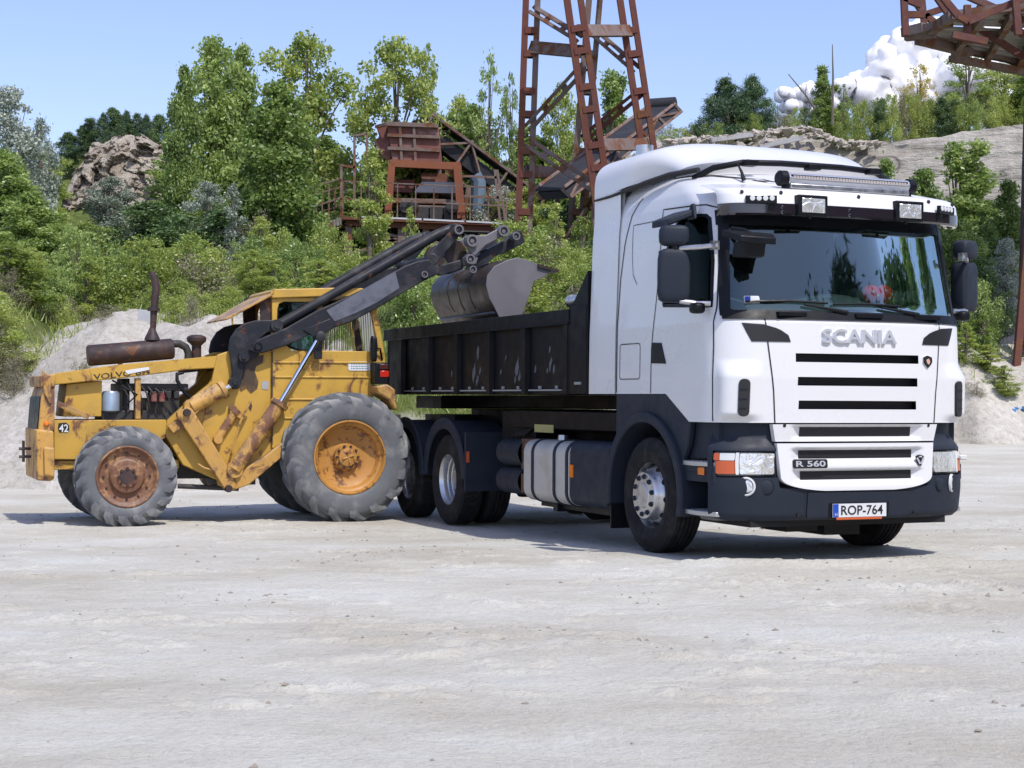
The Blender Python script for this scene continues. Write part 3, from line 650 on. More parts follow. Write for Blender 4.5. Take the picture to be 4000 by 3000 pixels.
# ---- chassis, axles, tanks
mb=MB()
for sg in(-1,1): mb.bb((-8.0,sg*.40,.72),(-1.0,sg*.48,1.0))
for x in(-2.6,-3.6,-4.7,-5.5,-6.8,-7.9): mb.bb((x,-.4,.74),(x+.1,.4,.98))
for x in(-6.30,-7.65): mb.tube([(x,-1.0,.42),(x,1.0,.42)],.10); mb.tube([(x,-.3,.42),(x,.3,.42)],.24,14)
mb.bb((-3.4,-.38,.35),(-1.3,.38,1.1)); mb.tube([(-3.2,0,.6),(-6.1,0,.5)],.07); mb.tube([(-6.9,-.9,.95),(-7.4,-.9,.95)],.1,12)
mb.build('chassis_frame',M['void'],truck)
mb=MB()
for sg in(-1,1): mb.bb((-8.08,sg*.45,1.22),(-2.3,sg*.62,1.36))
mb.bb((-2.5,-.9,1.0),(-2.3,.9,1.36)); mb.bb((-2.75,-.5,.9),(-2.55,.5,2.3)); mb.beam((-2.7,-.35,2.2),(-3.2,-.3,2.45),.14,.1); mb.bb((-4.9,-1.0,1.02),(-2.3,-.45,1.2)); mb.bb((-8.08,-.95,1.2),(-7.2,.95,1.35)); mb.bb((-7.1,-.60,.98),(-2.3,.60,1.20)); mb.bb((-5.3,-.95,.80),(-4.4,.95,1.19)); mb.bb((-7.75,-.95,.95),(-6.75,.95,1.13));  mb.build('hooklift_frame',M['skip'],truck,bevel=.008)
mb=MB(); mb.bb((-4.3,-1.005,.98),(-3.83,-1.0,1.06)); mb.build('warning_label',paint('stained_label',(.35,.33,.12),.6,amt=.9,scale=30),truck)
# fuel tank
mb=MB(); prof=rrect(-1.24,.30,-.62,.915,.13,6)
def along(mb,prof,x0,x1): mb.prism(prof,lambda x,y,t:(t,x,y),x0,x1)
along(mb,prof,-4.03,-2.95); tk=mb.build('fuel_tank',M['tank'],truck,bevel=.02,angle=40)
for x in(-3.80,-3.28,-2.99):
    mb=MB(); along(mb,rrect(-1.25,.29,-.61,.925,.14,6),x-.025,x+.025); mb.build('tank_strap',M['plastic'],tk)
mb=MB(); mb.lathe([(0,.05),(.05,.05),(.055,.0)],(-3.6,-1.0,.915),(0,0,1),14); mb.build('filler_cap',M['steel'],tk)
mb=MB(); along(mb,rrect(-1.235,.31,-.62,.925,.10,6),-2.93,-2.10); ex=mb.build('silencer_box',M['plastic'],truck,bevel=.02,angle=40)
mb=MB(); mb.bb((-2.93,-1.245,.58),(-2.85,-1.236,.70)); mb.build('side_marker',M['amber'],truck)
mb=MB(); mb.bb((-3.9,-1.1,.25),(-2.2,-.7,.31)); mb.bb((-3.5,-1.15,.22),(-3.4,-.65,.3)); mb.build('tank_bracket',M['black'],truck)
# air tanks, boxes
for z in(.755,.46):
    mb=MB(); mb.lathe([(0,-.36),(.10,-.35),(.14,-.31),(.145,-.25),(.145,.3)],(-4.75,-.98,z),(1,0,0),20); mb.build('air_tank',M['plastic'],truck)
mb=MB(); mb.box((-4.35,-.95,.75),(.26,.25,.32)); mb.box((-4.33,-1.0,.45),(.2,.2,.2)); mb.build('battery_box',paint('rusty_box',(.05,.03,.02),.7,rust=.6,scale=5),truck,bevel=.01)
mb=MB()
for k in range(4): mb.tube([(-4.9+.1*k,-1.0,.93),(-4.6+.08*k,-.95,1.0+.02*k),(-4.25,-.8,1.02+.02*k),(-4.1,-.5,1.0)],.014,6)
mb.build('air_hose',M['black'],truck)
# ---- truck wheels
def tyre_prof(R,wd,rim,bulge=.012):
    h=wd/2; return [(rim,-h*.80),(rim+.02,-h*.92),((R+rim)/2,-h-bulge),(R-.05,-h*.97),(R-.018,-h*.88),(R,-h*.72),(R,h*.72),(R-.018,h*.88),(R-.05,h*.97),((R+rim)/2,h+bulge),(rim+.02,h*.92),(rim,h*.80)]
def grooved(R,wd,rim,ng=4,gd=.014):
    p=tyre_prof(R,wd,rim); h=wd/2; mid=[]
    xs=[-h*.72+ (h*1.44)*(k+1)/(ng+1) for k in range(ng)]
    for x in xs: mid+=[(R,x-.006),(R-gd,x-.004),(R-gd,x+.004),(R,x+.006)]
    return p[:6]+mid+p[6:]
def truck_wheel(x,y,z,sg,style):
    """y: outer face position magnitude; sg -1 near, +1 far"""
    o=sg; ax=(0,o,0); wd=.295; c=(x,o*(y-wd/2),z); R=.50
    w=MB().lathe(grooved(R,wd,.285,4 if style=='front' else 3),c,ax,72).build('wheel',M['rubber'],truck,angle=30)
    if style!='front':
        mb=MB(); h=wd/2
        for k in range(48):
            a=2*PI*k/48
            for j in range(5):
                q=-h*.72+h*1.44*(j+.5)/5; aa=a+(j%2)*PI/48; d=Vector((math.cos(aa),0,math.sin(aa))); rm=Matrix.Rotation(-aa,3,'Y')
                mb.box(Vector(c)+d*(R+.002)+Vector((0,o*q,0)),(.012,.045,.052),rm)
        mb.build('tread',M['rubber'],w,smooth=False)
        if style in('dual',):
            MB().lathe(grooved(R,wd,.285,3),(x,o*(y-wd*1.5-.04),z),ax,60).build('inner_tyre',M['rubber'],w,angle=30)
    fy=wd/2-.035 # flange plane rel centre
    C0=Vector(c)+Vector((0,o*fy,0))
    if style=='front':
        pr=[(0,.083),(.10,.083),(.108,.076),(.2,.072),(.208,.06),(.212,.035),(.232,.0),(.25,-.03),(.262,-.07),(.264,-.10)]
        hub=MB().lathe(pr,C0,ax,48).build('hub',M['steel'],w)
        MB().lathe([(.300,-.004),(.298,.006),(.288,.006),(.283,-.01),(.272,-.05),(.270,-.14),(.24,-.15)],C0,ax,60).build('rim',M['steel'],w)
        mb=MB()
        for k in range(10):
            a=2*PI*k/10+.2; p=C0+Vector((math.cos(a)*.163,o*.075,math.sin(a)*.163)); mb.lathe([(0,.022),(.010,.022),(.020,.014),(.022,0),(.026,-.002)],p,ax,8)
        mb.build('wheel_nut',M['plastic'],hub)
        mb=MB()
        for k in range(10):
            a=2*PI*k/10+.52; p=C0+Vector((math.cos(a)*.248,-o*.018,math.sin(a)*.248)); d=Vector((math.cos(a)*.75,o*.66,math.sin(a)*.75)); mb.lathe([(0,.004),(.026,.003),(.03,-.006)],p,d,12)
        mb.build('hand_hole',M['void'],hub)
    else:
        pr=[(.300,-.004),(.298,.006),(.288,.006),(.280,-.01),(.266,-.03),(.262,-.05),(.262,-.085),(.252,-.095),(.250,-.13),(.240,-.14),(.236,-.165),(.2,-.19),(.16,-.185),(.12,-.18),(.115,-.10),(.105,-.08),(0,-.075)]
        rm=MB().lathe(pr,C0,ax,60).build('rim',M['steel'],w)
        mb=MB()
        for k in range(10):
            a=2*PI*k/10; p=C0+Vector((math.cos(a)*.165,-o*.185,math.sin(a)*.165)); mb.lathe([(0,.03),(.016,.03),(.018,0)],p,ax,6)
        mb.build('wheel_nut',M['black'],rm)
    return w
for sg in(-1,1):
    truck_wheel(-1.41,1.205,.492,sg,'front')
    truck_wheel(-6.30,1.225,.400,sg,'dual')
    truck_wheel(-7.65,1.225,.390,sg,'single')
# rear mudguards
for sg in(-1,1):
    for cx,cz,t0,t1,nm in((-6.30,.40,-2,182,0),(-7.65,.39,-2,182,1)):
        ts=list(range(0,181,6)); o=.655;i=.63
        band=[(cx+o*math.cos(R_(t)),cz+.03+o*.98*math.sin(R_(t))) for t in ts]+[(cx+i*math.cos(R_(t)),cz+.03+i*.98*math.sin(R_(t))) for t in reversed(ts)]
        mb=MB(); mb.prism(band,lambda x,y,t:(x,sg*t,y),.66,1.25)
        lip=[(cx+.675*math.cos(R_(t)),cz+.03+.675*math.sin(R_(t))) for t in ts]+[(cx+.555*math.cos(R_(t)),cz+.03+.545*math.sin(R_(t))) for t in reversed(ts)]
        mb.prism(lip,lambda x,y,t:(x,sg*t,y),1.225,1.262)
        mb.build('rear_mudguard',M['plastic'],truck,bevel=.012,angle=50)
    mb=MB(); mb.bb((-5.655,sg*.64,.30),(-5.62,sg*1.25,.44)); mb.bb((-5.65,sg*.64,.42),(-5.61,sg*1.25,.95)); mb.build('mudguard_front_panel',M['plastic'],truck)
mb=MB(); mb.bb((-5.605,-1.245,.62),(-5.59,-1.215,.74)); mb.build('side_marker',M['orange'],truck)

# ================================================================== SKIP
RZ=Matrix.Rotation(TR_ANG,3,'Z'); TO=Vector((2.836,13.587,0))
skipo=empty('skip_container',tuple(RZ@Vector((-5.5,0,1.365))+TO),TR_ANG,'long black steel skip with scraped ribbed sides resting on the truck','skip')
def sk(mb): mb.v=[(x+5.5,y,z-1.365) for x,y,z in mb.v]; return mb
X0,X1=-8.46,-2.95
mb=MB()
for sg in(-1,1):
    mb.bb((X0,sg*1.17,1.375),(X1,sg*1.195,2.06))
    mb.bb((X0,sg*1.12,1.366),(X1,sg*1.19,1.40))
    fx=[X1-.002,X1+.16,X1+.36,X1+.40]
mb.bb((X0,-1.17,1.37),(X1,1.17,1.40)); mb.bb((X0,-1.2,1.37),(X0+.04,1.2,2.16)); 
mb.build;sk(mb).build('side_wall',M['skip'],skipo,smooth=False)
mb=MB(); mb.bb((X1-.03,-1.24,1.37),(X1+.012,1.24,2.18)); mb.bb((X1+.01,-1.24,1.37),(X1+.37,-1.2,1.55+.65)); mb.bb((X1+.01,1.2,1.37),(X1+.37,1.24,2.2)); mb.prism([(X1,2.17),(X1+.39,2.52),(X1+.39,1.37),(X1+.30,1.37),(X1,2.0)],lambda x,y,t:(x,t,y),-1.235,-1.18); mb.bb((X1+.33,-1.2,1.37),(X1+.38,1.2,2.5)); sk(mb).build('front_bulkhead',M['skip'],skipo,bevel=.006)
mb=MB()
for sg in(-1,1): mb.bb((X0-.01,sg*1.165,2.04),(X1,sg*1.25,2.178)); mb.bb((X0-.01,sg*1.25,2.035),(X1,sg*1.262,2.05))
mb.bb((X0-.02,-1.16,2.05),(X0+.06,1.16,2.176)); sk(mb).build('top_rail',M['skip'],skipo,bevel=.008)
for sg in(-1,1):
    for x in(-7.83,-6.87,-5.95,-4.99,-4.04,-3.03):
        mb=MB(); mb.prism([(x-.06,1.195),(x-.045,1.25),(x+.045,1.25),(x+.06,1.195)],lambda a,b,t:(a,sg*b,t),1.365,2.035); sk(mb).build('side_rib',M['skip'],skipo,bevel=.004)
mb=MB()
for x in(-7.83,-6.87,-5.95,-4.99,-4.04):
    for dx in(.32,.72): mb.box((x+dx-.0,-1.20,1.435),(.05,.02,.03))
    mb.bb((x+.08,-1.225,1.40),(x+.86,-1.19,1.415))
mb.box((-2.75,-1.245,1.47),(.14,.012,.025)); sk(mb).build('lashing_lug',M['bare'],skipo)
random.seed(4); mb=MB()
for x,z,h in((-5.40,1.82,.15),(-5.52,1.60,.20),(-5.42,1.52,.13),(-5.34,1.62,.10),(-5.1,1.6,.22),(-5.12,1.50,.1),(-4.31,1.64,.20),(-4.25,1.56,.12),(-4.36,1.52,.08),(-4.62,1.75,.07),(-4.75,1.6,.07),(-3.85,1.62,.09),(-3.48,1.66,.14),(-3.40,1.62,.10),(-3.5,1.80,.08),(-3.56,1.60,.07),(-6.2,1.6,.08),(-6.1,1.52,.05)):
    n=9; pts=[(x+math.cos(2*PI*k/n)*h*.22*random.uniform(.4,1.4)+.12*h*math.sin(2*PI*k/n),z+math.sin(2*PI*k/n)*h*.5*random.uniform(.6,1.2)) for k in range(n)]
    mb.prism(pts,lambda a,b,t:(a,-t,b),1.19,1.1975)
sk(mb).build('scraped_patch',paint('blue_grey_scrape',(.09,.10,.115),.6,amt=.9,scale=11,dirt=(.012,.013,.016),dust=.0),skipo,smooth=False)
mb=MB(); mb.tube([(-3.55,-.92,2.29),(-3.22,-.90,2.30)],.06,14); mb.tube([(-3.60,-.92,2.29),(-3.54,-.92,2.29)],.07,14); sk(mb).build('cover_roller',M['steel'],skipo)
mb=MB(); mb.tube([(-3.0,-1.0,2.36),(-3.06,-1.02,2.45),(-2.98,-1.03,2.52),(-2.9,-1.0,2.46),(-2.97,-.98,2.40)],.018,6); sk(mb).build('red_hook',M['redlens'],skipo)
# ================================================================== LOADER
BE=R_(21.7); OL=Vector((-1.868,19.3,-.12))
loader=empty('wheel_loader',tuple(OL),BE,'worn yellow wheel loader with black lift arms raising its bucket over the skip','loader')
FL=Vector((math.cos(BE),math.sin(BE),0)); NL=Vector((-math.sin(BE),math.cos(BE),0))
def Lp(k,x,y,q=.42):
    d=ray(*cp(k,x,y)); t=((OL+NL*q-CAM).dot(NL))/d.dot(NL); p=CAM+d*t-OL; return (p.dot(FL),q,p.z)
def LP(k,pts,q=.42): return [(lambda r:(r[0],r[2]))(Lp(k,x,y,q)) for x,y in pts]
XZ=lambda x,y,t:(x,t,y)
QC=.93
def mirr(q): return 2*QC-q
# --- wheels
def ag_tyre(name,x,z,R,wd,rimr,q0,side,nl,mat_rim,style):
    """q0 outer face; side -1 near,+1 far"""
    o=side; c=Vector((x,q0-o*wd/2,z)); ax=(0,o,0); h=wd/2; Rc=R-.045
    pr=[(rimr,-h*.85),(rimr+.03,-h*.98),((Rc+rimr)/2,-h-.01),(Rc-.06,-h*.98),(Rc-.02,-h*.86),(Rc+.005,-h*.5),(Rc+.012,0),(Rc+.005,h*.5),(Rc-.02,h*.86),(Rc-.06,h*.98),((Rc+rimr)/2,h+.01),(rimr+.03,h*.98),(rimr,h*.85)]
    wh=MB().lathe(pr,c,ax,72).build('wheel',M['rubber2'],loader,angle=50)
    mb=MB()
    for k in range(nl):
        for sgn in(-1,1):
            a0=2*PI*(k+(.5 if sgn>0 else 0))/nl; P=[]
            for t in (0,.25,.5,.75,1.0):
                a=a0+(t)*2*PI/nl*1.35*(-1 if True else 1); q=sgn*(h*.02+h*1.0*t); rr=R if t<.8 else R-.02
                dr=0 if t<.9 else .055
                d=Vector((math.cos(a),0,math.sin(a))); tg=Vector((-math.sin(a),0,math.cos(a))); wv=.026+.012*t
                P.append([c+d*(rr-.075-dr)+tg*wv*1.3+Vector((0,o*q,0)),c+d*(rr-dr*.7)+tg*wv+Vector((0,o*q,0)),c+d*(rr-dr*.7)-tg*wv+Vector((0,o*q,0)),c+d*(rr-.075-dr)-tg*wv*1.3+Vector((0,o*q,0))])
            # wrap over the shoulder
            a=a0-2*PI/nl*1.42; d=Vector((math.cos(a),0,math.sin(a))); tg=Vector((-math.sin(a),0,math.cos(a)))
            P.append([c+d*(R-.14)+tg*.03+Vector((0,o*sgn*(h*1.0),0)),c+d*(R-.10)+tg*.03+Vector((0,o*sgn*(h*1.05),0)),c+d*(R-.10)-tg*.03+Vector((0,o*sgn*(h*1.05),0)),c+d*(R-.14)-tg*.03+Vector((0,o*sgn*(h*1.0),0))])
            mb.grid(P); mb.add(P[0],[(0,1,2,3)]); mb.add(P[-1],[(0,1,2,3)])
    mb.build('tread',M['rubber2'],wh,angle=40)
    C0=c+Vector((0,o*(h*.85),0)); r=rimr
    if style=='big': pr=[(r+.012,0),(r+.006,.02),(r-.008,.022),(r-.018,.0),(r-.03,-.035),(r-.05,-.045),(r-.06,-.06),(r-.075,-.12),(r-.13,-.15),(r-.2,-.16),(.17,-.158),(.155,-.145),(.15,-.115),(.145,-.10),(.11,-.098),(.105,-.07),(.07,-.06),(0,-.055)]
    else: pr=[(r+.012,0),(r+.006,.02),(r-.008,.022),(r-.02,.0),(r-.045,-.03),(r-.06,-.035),(.24,-.05),(.20,-.045),(.19,-.02),(.175,.0),(.12,.008),(.115,.02),(.07,.022),(0,.022)]
    rim=MB().lathe(pr,C0,ax,60).build('rim',mat_rim,wh,angle=30)
    mb=MB(); nb=10 if style=='big' else 8; br=.128 if style=='big' else .095; bo=-.095 if style=='big' else .02
    for k in range(nb):
        a=2*PI*k/nb; p=C0+Vector((math.cos(a)*br,o*bo,math.sin(a)*br)); mb.lathe([(0,.022),(.014,.022),(.016,0)],p,ax,6)
    if style!='big':
        for k in range(12):
            a=2*PI*k/12; p=C0+Vector((math.cos(a)*.255,-o*.045,math.sin(a)*.255)); mb.lathe([(0,.018),(.014,.018),(.016,0)],p,ax,6)
    mb.build('wheel_nut',M['exhaust'],rim)
    if style!='big':
        MB().lathe([(0,.024),(.085,.024),(.09,.02)],C0,ax,24).build('hub_cover',M['exhaust'],rim)
    else:
        mb=MB()
        for k in range(4): a=k*PI/2+.3; mb.tube([C0+Vector((0,-o*.06,0)),C0+Vector((math.cos(a)*.07,o*(-.045),math.sin(a)*.07))],.01,6)
        mb.build('hub_spider',M['rimy'],rim)
    return wh
ag_tyre('big',0,.75,.755,.43,.425,0.0,-1,16,M['rimy'],'big')
ag_tyre('big',0,.75,.755,.43,.425,1.86,1,16,M['rimy'],'big')
ag_tyre('small',-2.54,.555,.558,.34,.335,.03,-1,18,M['rimr'],'small')
ag_tyre('small',-2.54,.555,.558,.34,.335,1.83,1,18,M['rimr'],'small')
mb=MB(); mb.tube([(0,.3,.75),(0,1.56,.75)],.13,12); mb.tube([(-2.54,.3,.555),(-2.54,1.56,.555)],.08,12); mb.box((-1.9,.93,.62),(1.0,.5,.25)); mb.tube([(-2.5,.93,.6),(0,.93,.75)],.07); mb.box((-1.25,.8,.55),(.5,.6,.25)); mb.box((0,.93,.78),(.5,.6,.5)); mb.tube([(-1.9,.5,.42),(-1.2,.5,.38)],.03); mb.build('axle',M['engine'],loader)
# --- chassis and bonnet
QA=.47
beamp=LP('L4',[(232,925),(862,922),(880,1010),(690,1130),(600,1150),(232,1145)],QA)
mb=MB()
mb.prism(beamp,XZ,QA,QA+.05); mb.prism(beamp,XZ,mirr(QA)-.05,mirr(QA)); 
x0=beamp[0][0]; mb.bb((x0,QA+.05,.62),(x0+1.4,mirr(QA)-.05,.72)); fr=mb.build('chassis_beam',M['yellow'],loader,bevel=.008)
mb=MB(); tr=LP('L4',[(222,665),(600,612),(1222,556),(1225,628),(1000,640),(600,690),(222,728)],QA-.01); mb.prism(tr,XZ,QA-.01,QA+.10); mb.prism(tr,XZ,mirr(QA)-.10,mirr(QA)+.01)
th=LP('L4',[(222,668),(600,615),(1222,560),(1222,580),(600,635),(222,690)],QA); mb.prism(th,XZ,QA+.10,mirr(QA)-.10); bonnet=mb.build('bonnet',M['yellow'],loader,bevel=.012)
mb=MB(); vs,fs=fit_text('VOLVO BM',.66,.062,0,.012)
pa=Vector(Lp('L4',455,682,QA-.014)); pb=Vector(Lp('L4',770,648,QA-.014)); ax=(pb-pa).normalized(); ay=Vector((-ax.z,0,ax.x)); pc=(pa+pb)/2
random.seed(3); mb.add([pc+ax*v.x*((pb-pa).length/.66)+ay*v.y for v in vs],fs); mb.build('lettering',paint('worn_lettering',(.015,.013,.012),.6,amt=.9,scale=9,dirt=(.45,.25,.06)),bonnet,smooth=False,fixn=False)
mb=MB(); mb.prism(LP('L4',[(630,648),(660,640),(765,625),(770,640),(700,655),(650,665)],QA-.016),XZ,QA-.016,QA-.010); mb.build('scraped_patch',M['platew'],bonnet)
mb=MB(); mb.prism(LP('L4',[(258,942),(300,938),(318,955),(318,990),(262,994),(254,970)],QA-.006),XZ,QA-.006,QA); nb=mb.build('number_patch',M['ink'],fr)
vs,fs=fit_text('42',.10,.085,0,.012); p=Vector(Lp('L4',287,970,QA-.01)); mb=MB(); mb.add([p+Vector((v.x*1.0,0,v.y)) for v in vs],fs); mb.build('number',M['platew'],nb,smooth=False,fixn=False)
# radiator end
mb=MB(); g=LP('L4',[(178,740),(235,690),(235,985),(142,985),(158,800)],.38); mb.prism(g,XZ,.36,mirr(.36)); rad=mb.build('radiator_housing',M['yellow2'],loader,bevel=.01)
mb=MB(); mb.prism(LP('L4',[(150,672),(240,665),(238,740),(152,735)],.36),XZ,.34,mirr(.34)); mb.build('bonnet_nose',M['yellow2'],loader,bevel=.015)
mb=MB(); mb.prism(LP('L4',[(132,975),(232,985),(236,1255),(215,1270),(136,1265)],.30),XZ,.32,mirr(.32)); mb.prism(LP('L4',[(176,1075),(236,1080),(236,1250),(180,1240)],.26),XZ,.27,.33); mb.build('counterweight',M['yellow2'],loader,bevel=.02,seg=3)
mb=MB(); q=Lp('L4',110,900,.4); mb.prism(LP('L4',[(140,975),(155,800),(162,790),(150,975)],.33),XZ,.40,mirr(.40)); mb.build('radiator_grille',M['black'],rad)
mb=MB(); p=Lp('L4',190,943,.35); mb.lathe([(0,.03),(.02,.028),(.03,.01),(.032,-.02)],p,(0,-1,0),14); mb.build('reflector',M['amber'],rad)
mb=MB()
a,b=Lp('L4',60,1040,.93),Lp('L4',60,1160,.93); mb.tube([a,b],.018,6)
for y in(1085,1130): mb.tube([Lp('L4',35,y,.93),Lp('L4',135,y,.93)],.018,6)
mb.build('tow_hitch',M['exhaust'],loader)
mb=MB(); mb.prism(LP('L4',[(300,722),(500,702),(497,905),(280,905)],.6),XZ,.56,mirr(.56)); mb.build('radiator_cowl',M['yellow'],loader,bevel=.01)
mb=MB(); mb.beam(Lp('L4',250,832,.5),Lp('L4',430,905,.5),.03,.06); mb.prism(LP('L4',[(165,640),(215,690),(220,830),(205,830),(175,760)],.33),XZ,.33,.36); mb.build('bonnet_strut',M['yellow2'],loader,bevel=.004)
# engine
mb=MB(); e=lambda x,y,q:Lp('L4',x,y,q)
def ebox(x0,y0,x1,y1,q0,q1):
    A=e(x0,y1,q0);B=e(x1,y0,q0); mb.bb((A[0],q0,A[2]),(B[0],q1,B[2]))
ebox(600,720,990,760,.60,1.3); ebox(750,800,940,925,.62,1.3); ebox(500,870,760,925,.60,1.2); ebox(620,690,660,925,.7,1.2)
for x in(770,815,862,905): ebox(x,760,x+34,805,.6,.75)
for k in range(7): mb.tube([e(600+k*40,700+k*9,.55),e(650+k*35,790-k*5,.52),e(640+k*45,880,.58)],.012,5)
eng=mb.build('engine_block',M['engine'],loader,bevel=.012)
mb=MB(); ebox(690,688,722,918,.50,.6); mb.build('support_post',M['yellow2'],loader,bevel=.006)
mb=MB(); p=e(551,822,.62); mb.lathe([(0,.125),(.085,.122),(.10,.10),(.10,-.10),(.06,-.12),(0,-.12)],p,(0,0,1),20); mb.build('air_cleaner',paint('blue_grey_can',(.30,.38,.46),.35,metal=.4,amt=.5,scale=6),loader)
mb=MB(); 
for x in(795,840): p=e(x,795,.55); mb.lathe([(0,.05),(.035,.05),(.038,-.05),(0,-.05)],p,(0,0,1),12)
mb.build('fuel_filter',paint('dark_red_filter',(.16,.02,.02),.5,amt=.6,scale=9),loader)
# muffler
a=Vector(e(420,562,.75)); b=Vector(e(903,522,.75)); d=(b-a).normalized()
mb=MB(); mb.lathe([(0,0),(.108,.002),(.120,.02),(.120,(b-a).length-.02),(.108,(b-a).length),(0,(b-a).length)],a,d,24); mf=mb.build('muffler',M['exhaust'],loader)
mb=MB(); mb.beam(Vector(e(605,560,.72)),Vector(e(605,615,.72)),.05,.03); mb.build('muffler_bracket',M['rustgrey'],mf)
mb=MB(); mb.lathe([(.02,.17),(.05,.10),(.085,.03),(.09,0)],e(785,475,.75),(0,0,1),16); mb.tube([e(785,470,.75),e(790,400,.75),e(795,300,.75),e(806,200,.75),e(806,165,.75),e(797,125,.75),e(778,88,.75)],[.032,.034,.042,.044,.046,.042,.03],14,False); mb.lathe([(.05,.02),(.07,.02),(.07,-.02),(.05,-.02)],e(793,300,.75),(0,0,1),14,True); mb.build('exhaust_stack',M['exhaust'],loader)
mb=MB(); mb.tube([e(895,495,.8),e(940,495,.8),e(975,515,.8),e(988,545,.8),e(988,585,.8)],.045,12); mb.build('intake_pipe',M['engine'],loader)
mb=MB(); p=Vector(e(1035,505,.8)); mb.lathe([(.055,-.22),(.055,.0),(.075,.02),(.11,.05),(.115,.09),(.10,.11),(.06,.125),(0,.13)],p,(0,0,1),18); mb.build('pre_cleaner',M['exhaust'],loader)
mb=MB(); mb.tube([e(960,655,.5),e(925,665,.48),e(925,700,.46),e(960,760,.45),e(1000,800,.45)],.022,8); mb.tube([e(1050,640,.5),e(960,650,.5),e(930,640,.5)],.02,8); mb.tube([e(560,700,.55),e(700,780,.5),e(600,880,.5)],.012,6); mb.build('hydraulic_hose',M['black'],loader)
# --- main yellow side tank/body
bodyp=LP('L4',[(1215,560),(1340,560),(1340,1270),(1215,1290),(960,1180),(862,1015),(870,930),(1010,800),(1110,720)],.44)
mb=MB(); mb.prism(bodyp,XZ,.44,.56); mb.prism(bodyp,XZ,mirr(.56),mirr(.44)); bd=mb.build('side_frame',M['yellow'],loader,bevel=.012)
c5=lambda pts,q=.42:LP('L5',pts,q)
mb=MB(); mb.prism(c5([(112,742),(150,735),(222,722),(215,760),(185,775),(178,800),(196,850),(190,882),(160,905),(138,880),(112,896),(100,870)],.424),XZ,.4225,.425); mb.build('grease_stain',paint('grease',(.055,.035,.02),.5,dirt=(.30,.16,.04),amt=.8,scale=7),bd,smooth=False)
mb=MB(); mb.prism(c5([(148,948),(158,942),(166,965),(160,990),(150,978)],.424),XZ,.4225,.425); mb.build('rust_spot',M['exhaust'],bd,smooth=False)
low=c5([(60,700),(262,690),(262,1100),(320,1140),(300,1200),(60,1380),(0,1340),(0,1165),(-80,1080),(0,720)],.43)
mb=MB(); mb.prism(low,XZ,.43,.50); mb.prism(low,XZ,mirr(.50),mirr(.43)); mb.build('side_plate',M['yellow'],bd,bevel=.01)
# cab lower
cl=c5([(262,700),(520,700),(800,705),(806,760),(765,770),(745,870),(770,880),(700,1000),(320,1160),(262,1170)],.40)
mb=MB(); mb.prism(cl,XZ,.40,.45); mb.prism(cl,XZ,mirr(.45),mirr(.40)); mb.prism(c5([(262,700),(268,700),(268,1160),(262,1160)],.4),XZ,.45,mirr(.45)); mb.prism(c5([(745,715),(800,715),(750,880),(735,880)],.4),XZ,.45,mirr(.45)); 
mb.prism(c5([(262,1040),(745,960),(745,1000),(262,1080)],.4),XZ,.45,mirr(.45))
cabl=mb.build('cab_panel',M['yellow'],loader,bevel=.01)
mb=MB()
for y in(758,828,935,1025):
    a=Vector(Lp('L5',270,y-2,.396)); b=Vector(Lp('L5',752 if y<900 else 640,y,.396))
    if y>1000: b=Vector(Lp('L5',400,y,.396))
    mb.beam(a,b,.02,.022)
mb.build('swage_line',M['yellow'],cabl,bevel=.006)
mb=MB(); a=Vector(Lp('L5',262,705,.394)); b=Vector(Lp('L5',262,1150,.394)); mb.beam(a,b,.008,.012,up=(1,0,0)); mb.build('panel_gap',M['gap'],cabl)
mb=MB(); mb.prism(LP('L5',[(x,y) for x,y in rrect(628,752,732,796,8)],.392),XZ,.392,.398); sg_=mb.build('notice_plate',M['platew'],cabl)
mb=MB()
for y,x1 in((762,722),(773,718),(784,724)):
    x=640
    while x<x1:
        wv=random.uniform(5,14); A=Lp('L5',x,y,.39);B=Lp('L5',min(x+wv,x1),y+4,.39); mb.bb((A[0],.390,A[2]),(B[0],.392,B[2])); x+=wv+3
mb.build('notice_text',flat('faded_ink',(.12,.22,.25),.6),sg_,smooth=False)
mb=MB(); mb.prism(c5([(212,845),(245,848),(243,888),(214,885)],.425),XZ,.424,.43); mb.build('type_plate',M['alu'],bd)
# cab upper
roofp=c5([(255,415),(270,405),(560,398),(692,400),(735,410),(740,440),(500,440),(262,448)],.36)
mb=MB(); mb.prism(roofp,XZ,.36,mirr(.36)); mb.prism(c5([(290,404),(640,396),(640,404),(300,410)],.5),XZ,.5,mirr(.5)); roof=mb.build('cab_roof',M['yellow'],loader,bevel=.03,seg=3)
def cabpost(pts,name='cab_post',mat='yellow',q0=.40,q1=.47,both=True):
    mb=MB(); mb.prism(c5(pts,q0),XZ,q0,q1)
    if both: mb.prism(c5(pts,q0),XZ,mirr(q1),mirr(q0))
    return mb.build(name,M[mat],loader,bevel=.008)
cabpost([(262,440),(290,440),(286,560),(288,640),(350,690),(350,705),(262,705)])
cabpost([(478,440),(503,440),(503,600),(512,700),(490,705),(478,560)])
cabpost([(735,440),(760,470),(806,745),(780,745),(735,490),(725,440)])
cabpost([(645,520),(668,515),(700,705),(670,705)],'inner_post','exhaust',.9,.96,False)
cabpost([(285,445),(480,445),(480,470),(470,467),(320,465),(295,475),(285,510)])
mb=MB(); gl=c5([(286,470),(480,462),(490,600),(505,700),(400,705),(350,690),(286,640)],.43); mb.prism(gl,XZ,.43,.435); mb.build('cab_window',M['cabglass'],loader,smooth=False)
mb=MB()
A=[Lp('L5',x,y,.43) for x,y in((290,470),(478,463),(478,600),(500,695),(400,700),(350,685),(290,635))]; mb.tube(A+[A[0]],.012,6); mb.build('window_rubber',M['black'],loader)
